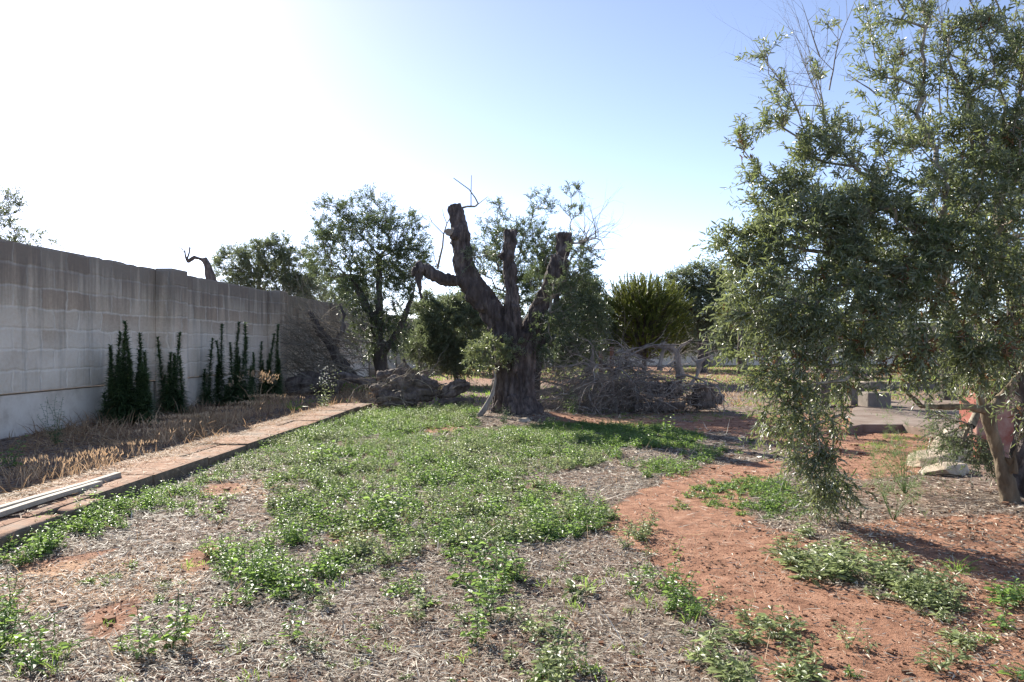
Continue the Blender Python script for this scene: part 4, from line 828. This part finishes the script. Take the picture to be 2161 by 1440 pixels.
litter('leaf_litter', 'fallen dry leaves spread under the right hand olive', 80000, lambda x, y: inmask(TREELIT, x, y, 6) & (np.random.default_rng(2).random(len(x)) < .45+.5*fb(xy3(x, y)*1.4, 19)), 'leaflit', .04, .011, 203, .012, 1)
rg = np.random.default_rng(207); CL = []
for k in range(6):
    c_ = np.array([(a, b_, c) for a in (-1, 1) for b_ in (-1, 1) for c in (-1, 1)], float)*rg.uniform(.55, 1, (8, 3))
    CL.append((c_*np.array([1, .8, .6]), np.array([(0, 1, 3, 2), (4, 6, 7, 5), (0, 4, 5, 1), (2, 3, 7, 6), (0, 2, 6, 4), (1, 5, 7, 3)]), np.full(6, rg.random())))
n = 26000; u = rg.random(n); y = 1/(1/3.3+(1/18.-1/3.3)*u**.7); x = (rg.random(n)*2-1)*(.72*y+.5); k = (x > wallx(y, -4.3)) & (fb(xy3(x, y)*.9, 93) > -.25); x, y = x[k], y[k]; n = len(x)
g = Geo(); sc = .0045*rg.lognormal(0, .55, n)*np.clip(y/6, .9, 2); P = np.stack([x, y, gz(x, y)+sc*.2], 1); ids = rg.integers(0, 6, n)
for k in range(6): m = ids == k; stamp(g, CL[k], P[m], rg.random(m.sum())*6.28, sc[m], rg.random(m.sum()))
tag(g.obj('soil_clods', M['clod']), 'small clods and crumbs of red brown soil lying on the ground', 'soil', kind='stuff')
# straw dusting on the back edge of the path
n = 12000; y = rg.uniform(4, 18.5, n); x = wallx(y, -5.2)+np.where(rg.random(n) < .7, np.abs(rg.normal(size=n))*.16-.06, rg.random(n)*.8); k = x < wallx(y, -4.45); x, y = x[k], y[k]; n = len(x)
D = rg.normal(size=(n, 3)); D[:, 2] *= .12; P = np.stack([x, y, .135+.025*rg.random(n)-(x < wallx(y, -5.25))*.05], 1)
g = Geo(); g.add(*blades(P, D, np.tile([[0, 0, 1.]], (n, 1))+rg.normal(size=(n, 3))*.3, .07*rg.lognormal(0, .4, n), .007, .05, .4+.6*rg.random(n))); tag(g.obj('straw_litter', M['drygrass']), 'dry straw drifted along the back edge of the slab path', 'litter', kind='stuff')

# ------------------------------------------------------------------ weeds
def weed_variant(rng, h, nst, ll, lw, nl, spread=.5):
    g = Geo(); P0 = []; P1 = []; LP = []; LD = []; LL = []
    for s in range(nst):
        a = rng.random()*2*math.pi; d = nrm(np.array([math.cos(a)*spread, math.sin(a)*spread, 1.0])+rng.normal(size=3)*.15); hh = h*rng.uniform(.55, 1.05)
        k = 6; pts = [np.array([math.cos(a), math.sin(a), 0])*.01]
        for q in range(k): d = nrm(d+rng.normal(size=3)*.12+np.array([0, 0, .05])); pts.append(pts[-1]+d*hh/k)
        P0 += pts[:-1]; P1 += pts[1:]
        for q in range(nl):
            f = (q+1)/nl*k*.98; i_ = min(k-1, int(f)); p = pts[i_]+(pts[i_+1]-pts[i_])*(f-i_); ph = q*2.4+rng.random()*.6
            dd = np.array([math.cos(ph), math.sin(ph), rng.uniform(.05, .7)]); pet = ll*.45*(1.1-q/nl*.6); LP.append(p+dd*pet); P0.append(p); P1.append(p+dd*pet); LD.append(dd+np.array([0, 0, -.25])); LL.append(ll*(1.15-.6*q/nl)*rng.uniform(.75, 1.2))
    LP = np.array(LP); LD = np.array(LD); LL = np.array(LL); N_ = np.array([[0, 0, 1.0]])+rng.normal(size=LP.shape)*.45
    g.add(*leaves(LP, LD, N_, LL, LL*lw, .22, .22, rnd=rng.random(len(LP)))); lf = g.arr()
    g.add(*tubes(P0, P1, .0028, .0018, 3, .15)); return g.arr(), lf
rg = np.random.default_rng(301)
big = [weed_variant(rg, .3, 3, .062, .52, 12) for _ in range(5)]; mid = [weed_variant(rg, .2, 4, .045, .55, 10, .8) for _ in range(6)]
small = [weed_variant(rg, .09, 5, .03, .6, 7, 1.6) for _ in range(5)]; lance = [weed_variant(rg, .17, 4, .075, .34, 8, .9) for _ in range(5)]
def tuft(rng, h, n):
    P = rng.normal(size=(n, 3))*np.array([.04, .04, 0]); D = rng.normal(size=(n, 3))*.45; D[:, 2] = 1
    g = Geo(); g.add(*blades(P, D, rvec(rng, n), h*rng.uniform(.5, 1.1, n), .006, .35, rng.random(n))); return g.arr()
tufts = [tuft(rg, .28, 26) for _ in range(4)]; stufts = [tuft(rg, .1, 18) for _ in range(4)]
def scatter(poly, per_m2, seed, clump=.0, fr=1.6, ext=0):
    rg = np.random.default_rng(seed); q = np.array(gpoly(poly)); lo, hi = q.min(0)-.2, q.max(0)+.2; n = int(per_m2*(hi[0]-lo[0])*(hi[1]-lo[1]))
    x = rg.uniform(lo[0], hi[0], n); y = rg.uniform(lo[1], hi[1], n); k = inmask([[tuple(a) for a in q]], x, y, seed % 7) & (x > wallx(y, -4.33))
    if clump: k &= fb(xy3(x, y)*fr, seed) > rg.normal(size=n)*.12-.55+clump
    return x[k], y[k]
gw = {'weed': Geo(), 'weed_pale': Geo(), 'grass': Geo()}
def put(mat, vars_, xy, lo, hi, seed, which=0):
    rg = np.random.default_rng(seed); x, y = xy; n = len(x); P = np.stack([x, y, gz(x, y)-.005], 1); ids = rg.integers(0, len(vars_), n)
    sc = rg.uniform(lo, hi, n)*(.85+.5*np.clip(fb(xy3(x, y)*1.2, 71), -.5, .8)); rv = np.clip(.5+.5*fb(xy3(x, y)*.8, 45)+rg.normal(size=n)*.15, 0, 1); an = rg.random(n)*6.283
    for k in range(len(vars_)):
        m = ids == k; v = vars_[k]; v = v[which] if isinstance(v[0], tuple) else v; stamp(gw[mat], v, P[m], an[m], sc[m], rv[m])
P1 = [(740, 885), (800, 866), (900, 862), (1000, 866), (1010, 900), (880, 905), (900, 915), (1000, 905), (1140, 905), (1290, 940), (1310, 965), (1240, 990), (1120, 1000), (1060, 1010), (1180, 1030), (1280, 1070), (1305, 1110), (1220, 1145), (1100, 1150), (1020, 1165), (900, 1160), (820, 1190), (720, 1215), (660, 1180), (690, 1140), (570, 1100), (610, 1060), (560, 1015), (420, 1015), (500, 965), (600, 925)]
put('weed', mid, scatter(P1, 60, 1, .48, 1.7), .45, 1.15, 1); put('weed_pale', mid, scatter(P1, 46, 2, .5, 1.4), .5, 1.2, 2); put('weed', small, scatter(P1, 50, 3, .3, 2.6), .6, 1.3, 3)
PC = [(560, 1000), (760, 985), (1000, 1010), (1280, 1070), (1300, 1110), (1180, 1150), (900, 1160), (720, 1215), (660, 1180), (690, 1140), (590, 1100)]
put('weed', big, scatter(PC, 10, 4, .25), .6, .95, 4); put('weed_pale', lance, scatter(PC, 10, 14, .3), .6, 1.0, 5)
put('grass', tufts, scatter([(730, 885), (800, 862), (1000, 862), (1020, 885), (960, 898), (760, 905)], 16, 5), .5, 1.0, 6)
put('grass', stufts, scatter([(740, 880), (1000, 862), (1010, 900), (1120, 915), (1310, 945), (1300, 975), (1100, 985), (900, 960), (600, 960), (640, 920)], 7, 6), .7, 1.3, 7)
put('weed', big, scatter([(0, 1180), (-20, 1140), (60, 1120), (190, 1062), (300, 1030), (380, 1025), (330, 1085), (190, 1130), (60, 1185)], 26, 7), .55, 1.05, 8)
put('weed', mid, scatter([(-200, 1220), (-200, 1150), (60, 1120), (380, 1025), (480, 1000), (430, 1020), (330, 1095), (190, 1140), (30, 1190)], 55, 8), .6, 1.1, 9)
put('weed', mid, scatter([(360, 1070), (420, 1045), (500, 1060), (470, 1105), (380, 1110)], 28, 9), .6, 1.1, 10)
put('weed', mid, scatter([(440, 1180), (530, 1115), (660, 1120), (730, 1190), (660, 1255), (560, 1290), (490, 1280)], 40, 10, .2), .7, 1.15, 11); put('weed', big, scatter([(450, 1170), (600, 1120), (720, 1190), (600, 1280), (500, 1270)], 8, 110), .6, .9, 11)
put('weed', mid, scatter([(-160, 1300), (30, 1262), (90, 1330), (60, 1440), (-160, 1440)], 40, 11), .8, 1.3, 12); put('grass', tufts, scatter([(-100, 1330), (120, 1380), (140, 1440), (-100, 1440)], 8, 111), .6, .9, 12)
DK = [(1060, 905), (1180, 900), (1400, 898), (1480, 925), (1460, 945), (1300, 945), (1150, 925)]
put('grass', stufts, scatter(DK, 45, 12), .9, 1.6, 13); put('weed', small, scatter(DK, 60, 13), 1, 1.6, 14); put('weed', mid, scatter(DK, 16, 113), .7, 1.2, 14)
for k, (pl_, dn, vr, mt__) in enumerate([
    ([(1330, 985), (1400, 968), (1470, 985), (1450, 1010), (1350, 1010)], 55, mid, 'weed'), ([(1440, 955), (1490, 940), (1525, 955), (1500, 975), (1450, 972)], 60, mid, 'weed'), ([(1540, 940), (1600, 930), (1610, 950), (1550, 958)], 40, small, 'weed'),
    ([(1440, 1045), (1500, 1020), (1600, 1005), (1700, 1050), (1740, 1090), (1640, 1105), (1540, 1095)], 85, small, 'weed'), ([(1560, 1020), (1640, 1010), (1720, 1060), (1640, 1095)], 30, mid, 'weed'),
    ([(1415, 1060), (1450, 1060), (1450, 1080), (1420, 1080)], 60, small, 'weed'), ([(1320, 1120), (1365, 1105), (1395, 1170), (1350, 1190), (1325, 1160)], 38, mid, 'weed_pale'),
    ([(1340, 1215), (1380, 1190), (1450, 1250), (1470, 1320), (1410, 1320), (1350, 1260)], 40, mid, 'weed'), ([(1450, 1320), (1520, 1300), (1640, 1340), (1740, 1400), (1740, 1460), (1560, 1460), (1480, 1380)], 46, lance, 'weed_pale'),
    ([(1640, 1140), (1700, 1130), (1770, 1160), (1790, 1230), (1760, 1250), (1670, 1200)], 36, lance, 'weed_pale'), ([(1740, 1170), (1850, 1170), (2040, 1250), (2050, 1290), (1900, 1290), (1790, 1250)], 34, lance, 'weed_pale'),
    ([(1860, 1240), (2000, 1250), (2060, 1300), (1960, 1310), (1880, 1290)], 40, mid, 'weed_pale'), ([(1870, 1340), (2000, 1320), (2060, 1370), (2040, 1420), (1900, 1400)], 42, lance, 'weed_pale'), ([(2050, 1250), (2400, 1240), (2400, 1460), (2080, 1460), (2070, 1340)], 26, lance, 'weed'),
    ([(1700, 1400), (1960, 1420), (1960, 1480), (1700, 1480)], 14, small, 'weed'), ([(930, 1140), (1050, 1130), (1120, 1170), (1080, 1260), (1000, 1320), (930, 1280)], 13, mid, 'weed'), ([(1070, 1290), (1220, 1280), (1260, 1400), (1240, 1460), (1060, 1460)], 12, mid, 'weed_pale'),
    ([(1210, 1360), (1420, 1390), (1400, 1460), (1180, 1460)], 8, small, 'weed_pale'), ([(200, 1260), (900, 1260), (1000, 1440), (100, 1440)], 1.8, small, 'weed'), ([(1180, 880), (1560, 868), (1640, 880), (1500, 892)], 14, stufts, 'grass'),
    ([(1180, 855), (1300, 845), (1350, 870), (1200, 878)], 35, stufts, 'grass'), ([(1500, 850), (1700, 800), (2000, 790), (1900, 840), (1640, 870)], 9, stufts, 'grass'), ([(1860, 900), (1960, 900), (1960, 960), (1800, 950)], 10, stufts, 'grass'), ([(1940, 955), (2000, 915), (2050, 940), (1990, 965)], 18, small, 'weed')]):
    put(mt__, vr, scatter(pl_, dn, 400+k), .65, 1.15, 500+k)
FG = [(-300, 1200), (420, 1180), (900, 1200), (1350, 1200), (1500, 1330), (1600, 1480), (-600, 1480)]
put('grass', stufts, scatter(FG, 5, 601, .35), .6, 1.4, 602); put('weed', small, scatter(FG, 7, 603, .3), .5, 1.2, 604); put('weed_pale', mid, scatter(FG, 2.5, 605, .3), .4, .85, 606); put('weed_pale', lance, scatter(P1, 9, 607, .3), .5, .9, 608)
rg = np.random.default_rng(611); x, y = scatter([(-400, 960), (1500, 930), (1700, 1480), (-700, 1480)], 14, 609, .2); n = len(x)
D = rg.normal(size=(n, 3))*.6; D[:, 2] = rg.random(n)*1.3+.1; g = Geo(); g.add(*blades(np.stack([x, y, gz(x, y)], 1), D, rvec(rg, n), rg.uniform(.06, .26, n), .004, .2, .3+.7*rg.random(n)))
tag(g.obj('dry_grass', M['drygrass']), 'thin dry stems sticking up through the weeds and litter', 'dry grass', kind='stuff')
# green and straw coloured grass far off, below the back wall
for nm, lb, mt__, col, sd in (('grass', 'short sunlit grass growing far off toward the end wall', 'grass', 0, 7), ('dry_grass', 'pale dry grass patches far off toward the end wall', 'drygrass', 1, 9)):
    rg = np.random.default_rng(sd); n = 30000; y = rg.uniform(19.5, 59, n); x = wallx(y, -8.4)+rg.random(n)*(34+y*.1); k = (fb(xy3(x, y)*.22, sd) > -.02) & ~((x > 1) & (x < 5) & (y < 20)); x, y = x[k], y[k]; n = len(x)
    D = rg.normal(size=(n, 3))*.5; D[:, 2] = 1; g = Geo(); g.add(*blades(np.stack([x, y, gz(x, y)], 1), D, rvec(rg, n), rg.uniform(.06, .2, n), .03, .3, rg.random(n))); tag(g.obj(nm, M[mt__]), lb, 'grass', kind='stuff')
tag(gw['weed'].obj('weeds', M['weed']), 'dense carpet of leafy green weeds spreading over the middle of the plot', 'weeds', kind='stuff')
tag(gw['weed_pale'].obj('weeds', M['weed_pale']), 'pale green broad leaved weeds in patches along the edges of the red soil', 'weeds', kind='stuff')
tag(gw['grass'].obj('grass', M['grass']), 'bright grass and low green cover around the foot of the pollarded olive', 'grass', kind='stuff')

# single weeds standing clear in the litter
def single(label, px, py, var, sc, mat='weed', seed=0, nm='weed', flower=None, z=0):
    rg = np.random.default_rng(seed); c = G(px, py, z); c[2] = gz(c[:1], c[1:2])[0]-.004+z; t = empty(nm, c, label, 'weed', 'single weeds standing clear of the carpet'); full, lf = var
    an = np.array([rg.random()*6.28]); P = np.array([c]); nlf = len(lf[1])
    g = Geo(); stamp(g, lf, P, an, np.array([sc])); g.obj('foliage', M[mat], t)
    V_, Q_, R_ = full; g = Geo(); stamp(g, (V_[len(lf[0]):], Q_[nlf:]-len(lf[0]), R_[nlf:]), P, an, np.array([sc])); g.obj('stem', M['stem'], t)
rg = np.random.default_rng(777); vb = [weed_variant(rg, .3, s, .058, .55, 13, sp) for s, sp in ((2, .3), (3, .5), (4, .6), (3, .35), (5, .8))]; vl = [weed_variant(rg, .06, 9, .09, .3, 3, 3.0) for _ in range(2)]
for k, (px, py, v, sc, mt__, lb) in enumerate([
    (300, 1385, vb[1], .9, 'weed', 'leafy green weed in the straw, beside the bottom left weed patch'),
    (362, 1358, vb[4], 1.0, 'weed', 'broad bushy green weed left of centre in the foreground straw'),
    (470, 1350, vb[0], .55, 'weed', 'small bright upright weed right of the bushy foreground weed'),
    (612, 1350, vb[3], .75, 'weed', 'upright weed standing alone in pale straw at the lower left of centre'),
    (605, 1400, vb[0], .45, 'weed', 'tiny weed just in front of the upright one standing alone in pale straw'),
    (873, 1300, vb[2], .75, 'weed_pale', 'pale weed with a dark base in the middle of the foreground straw'),
    (768, 1370, vb[0], .65, 'weed', 'thin short weed in the foreground straw, left of the dark leaved rosette'),
    (1000, 1345, vb[4], .75, 'weed', 'low dark green clump of a weed at the lower centre'),
    (1040, 1300, vb[2], 1.05, 'weed', 'tallest leafy weed in the centre of the foreground straw'),
    (1015, 1190, vb[3], 1.05, 'weed', 'tall broad leaved weed rising at the front edge of the green carpet'),
    (1220, 1248, vl[0], 1.2, 'weed_pale', 'flat pale rosette of long leaves lying alone on the grey litter'),
    (1180, 1200, vb[0], .5, 'weed', 'small green seedling just above the flat pale rosette'),
    (1165, 1400, vb[2], .9, 'weed_pale', 'many stemmed pale weed at the bottom, left of the grey litter slope'),
    (1135, 1340, vb[1], .75, 'weed_pale', 'slim pale weed just behind the many stemmed pale weed at the bottom'),
    (1430, 1180, vb[0], .55, 'weed', 'lone seedling casting a shadow on the bare red soil'),
    (1570, 1310, vb[3], .5, 'weed_pale', 'small pale weed standing on the red soil beside the two leafy strips'),
    (1515, 1275, vb[0], .6, 'weed_pale', 'thin pale weed at the left edge of the lower red soil'),
    (1795, 1365, vb[1], .6, 'weed_pale', 'upright pale weed alone in the middle of the lower red soil'),
    (1830, 1375, vb[0], .4, 'weed_pale', 'tiny weed beside the upright pale weed on the lower red soil'),
    (1710, 1395, vb[1], .7, 'weed_pale', 'pale weed with raised leaves at the front tip of the red soil'),
    (825, 1105, vb[3], 1.35, 'weed', 'tall yellowish weed sticking up out of the left of the carpet'),
    (690, 980, vb[1], 1.5, 'weed', 'tallest weed of the back left carpet, near the slab path'),
    (1412, 925, vb[3], 1.3, 'weed', 'single upright dark weed in the shade right of the pollarded trunk'),
    (1885, 1200, vb[1], .7, 'weed_pale', 'grey leaved weed in the shadow band under the right hand olive')]):
    single(lb, px, py, v, sc, mt__, 900+k)
# taller odd plants by the wall and path
rg = np.random.default_rng(55)
def sprig(label, px, py, Y, h, mat, seed, lw=.28, ll=.07, nst=4, nl=16, z=.1, sp=.2, extra=None):
    rg = np.random.default_rng(seed); full, lf = weed_variant(rg, h, nst, ll, lw, nl, sp); c = np.array([X0(px, Y), Y, z]); t = empty('weed', c, label, 'weed')
    P = np.array([c]); g = Geo(); stamp(g, lf, P, np.zeros(1), np.ones(1)); g.obj('foliage', M[mat], t); V_, Q_, R_ = full; nlf = len(lf[1]); g = Geo(); stamp(g, (V_[len(lf[0]):], Q_[nlf:]-len(lf[0]), R_[nlf:]), P, np.zeros(1), np.ones(1)); g.obj('stem', M['stem'], t)
    if extra: 
        m = extra; Pf = c+np.stack([rg.normal(size=m)*.09, rg.normal(size=m)*.09, h*rg.uniform(.55, 1.1, m)], 1); g = Geo(); g.add(*leaves(Pf, rvec(rg, m), rvec(rg, m), .035, .03, .3, .2, rng=rg)); tag(g.obj('flower_head', M['flower'], t), kind='stuff')
sprig('tall weed with pale fluffy flower heads at the back edge of the slab path', 685, 860, 18.2, .95, 'weed_pale', 1, nst=7, nl=22, extra=50)
sprig('dark wispy shrub weed against the plinth at the left', 118, 900, 11.6, .85, 'horseweed', 2, nst=9, nl=20, ll=.05, sp=.35)
sprig('bright green weed at the left picture edge in the dry grass', 20, 1000, 9.3, .38, 'weed', 3, nst=7, nl=9, ll=.08, lw=.5, sp=.5)
sprig('small bushy green weed at the front foot of the pollarded trunk', 1062, 898, 15.4, .42, 'horseweed', 4, nst=10, nl=14, ll=.05, sp=.5, z=.02)
sprig('dark leafy weed at the left root of the pollarded trunk', 1000, 890, 15.9, .36, 'horseweed', 5, nst=10, nl=12, ll=.06, lw=.5, sp=.8, z=.02)
sprig('light green leafy plant in front of the brush pile', 1210, 865, 17.3, .7, 'weed', 6, nst=8, nl=18, ll=.07, z=.02, sp=.5)
for lb, px, py, Yc, n_, L_, mt__, wd, sp in (('bright green strappy sprout beside the path end', 617, 862, 17.6, 13, .5, 'grass', .03, .8), ('tall arching golden grass stalks by the second pilaster', 545, 860, 17.2, 16, 1.05, 'drygrass', .012, .3), ('green grass clump in the shade under the right hand olive', 2025, 1215, 5.35, 22, .22, 'grass', .008, .7)):
    c = np.array([X0(px, Yc), Yc, .1 if px < 1000 else 0]); t = empty('grass_clump', c, lb, 'grass'); D = rg.normal(size=(n_, 3))*sp; D[:, 2] = 1.0
    P = c+rg.normal(size=(n_, 3))*np.array([.03, .03, 0]); g = Geo(); g.add(*blades(P, D, rvec(rg, n_), L_*rg.uniform(.6, 1.1, n_), wd, .3, .5+.5*rg.random(n_))); g.obj('blades', M[mt__], t)
    if 'golden' in lb:
        Pt = P+nrm(D)*L_*.8; k = 12; Pt = np.repeat(Pt, k, 0)+rg.normal(size=(n_*k, 3))*.04; g = Geo(); g.add(*leaves(Pt, np.repeat(D, k, 0)+rg.normal(size=(n_*k, 3))*.3, rvec(rg, n_*k), .07, .018, .3, .1, .6+.4*rg.random(n_*k))); tag(g.obj('seed_heads', M['drygrass'], t), kind='stuff')
# feathery shrubs at the right
for lb, px, py, h, r, n_, sd in (('taller feathery green shrub between the stones and the hanging bough', 1910, 1045, .62, .17, 2600, 1), ('low wispy feathery plant in front of the taller feathery shrub', 1885, 1102, .42, .13, 900, 2)):
    rg = np.random.default_rng(sd+70); c = G(px, py); t = empty('feathery_shrub', c, lb, 'shrub'); segs = []
    for q in range(16 if sd == 1 else 10): grow_twigs(rg, c, (rg.normal()*.32, rg.normal()*.32, 1), h*rg.uniform(.6, 1.1), .004, 2, segs, 0, .15, 5)
    segobj('stems', segs, M['fennel'], t, 3)
    ends = np.array([s[1] for s in segs]); P = ends[rg.integers(0, len(ends), n_)]; D = rg.normal(size=(n_, 3))*.7; D[:, 2] += .7
    g = Geo(); g.add(*blades(P, D, rvec(rg, n_), .075*rg.uniform(.5, 1.2, n_), .0022, .1, rg.random(n_))); g.obj('foliage', M['fennel'], t)
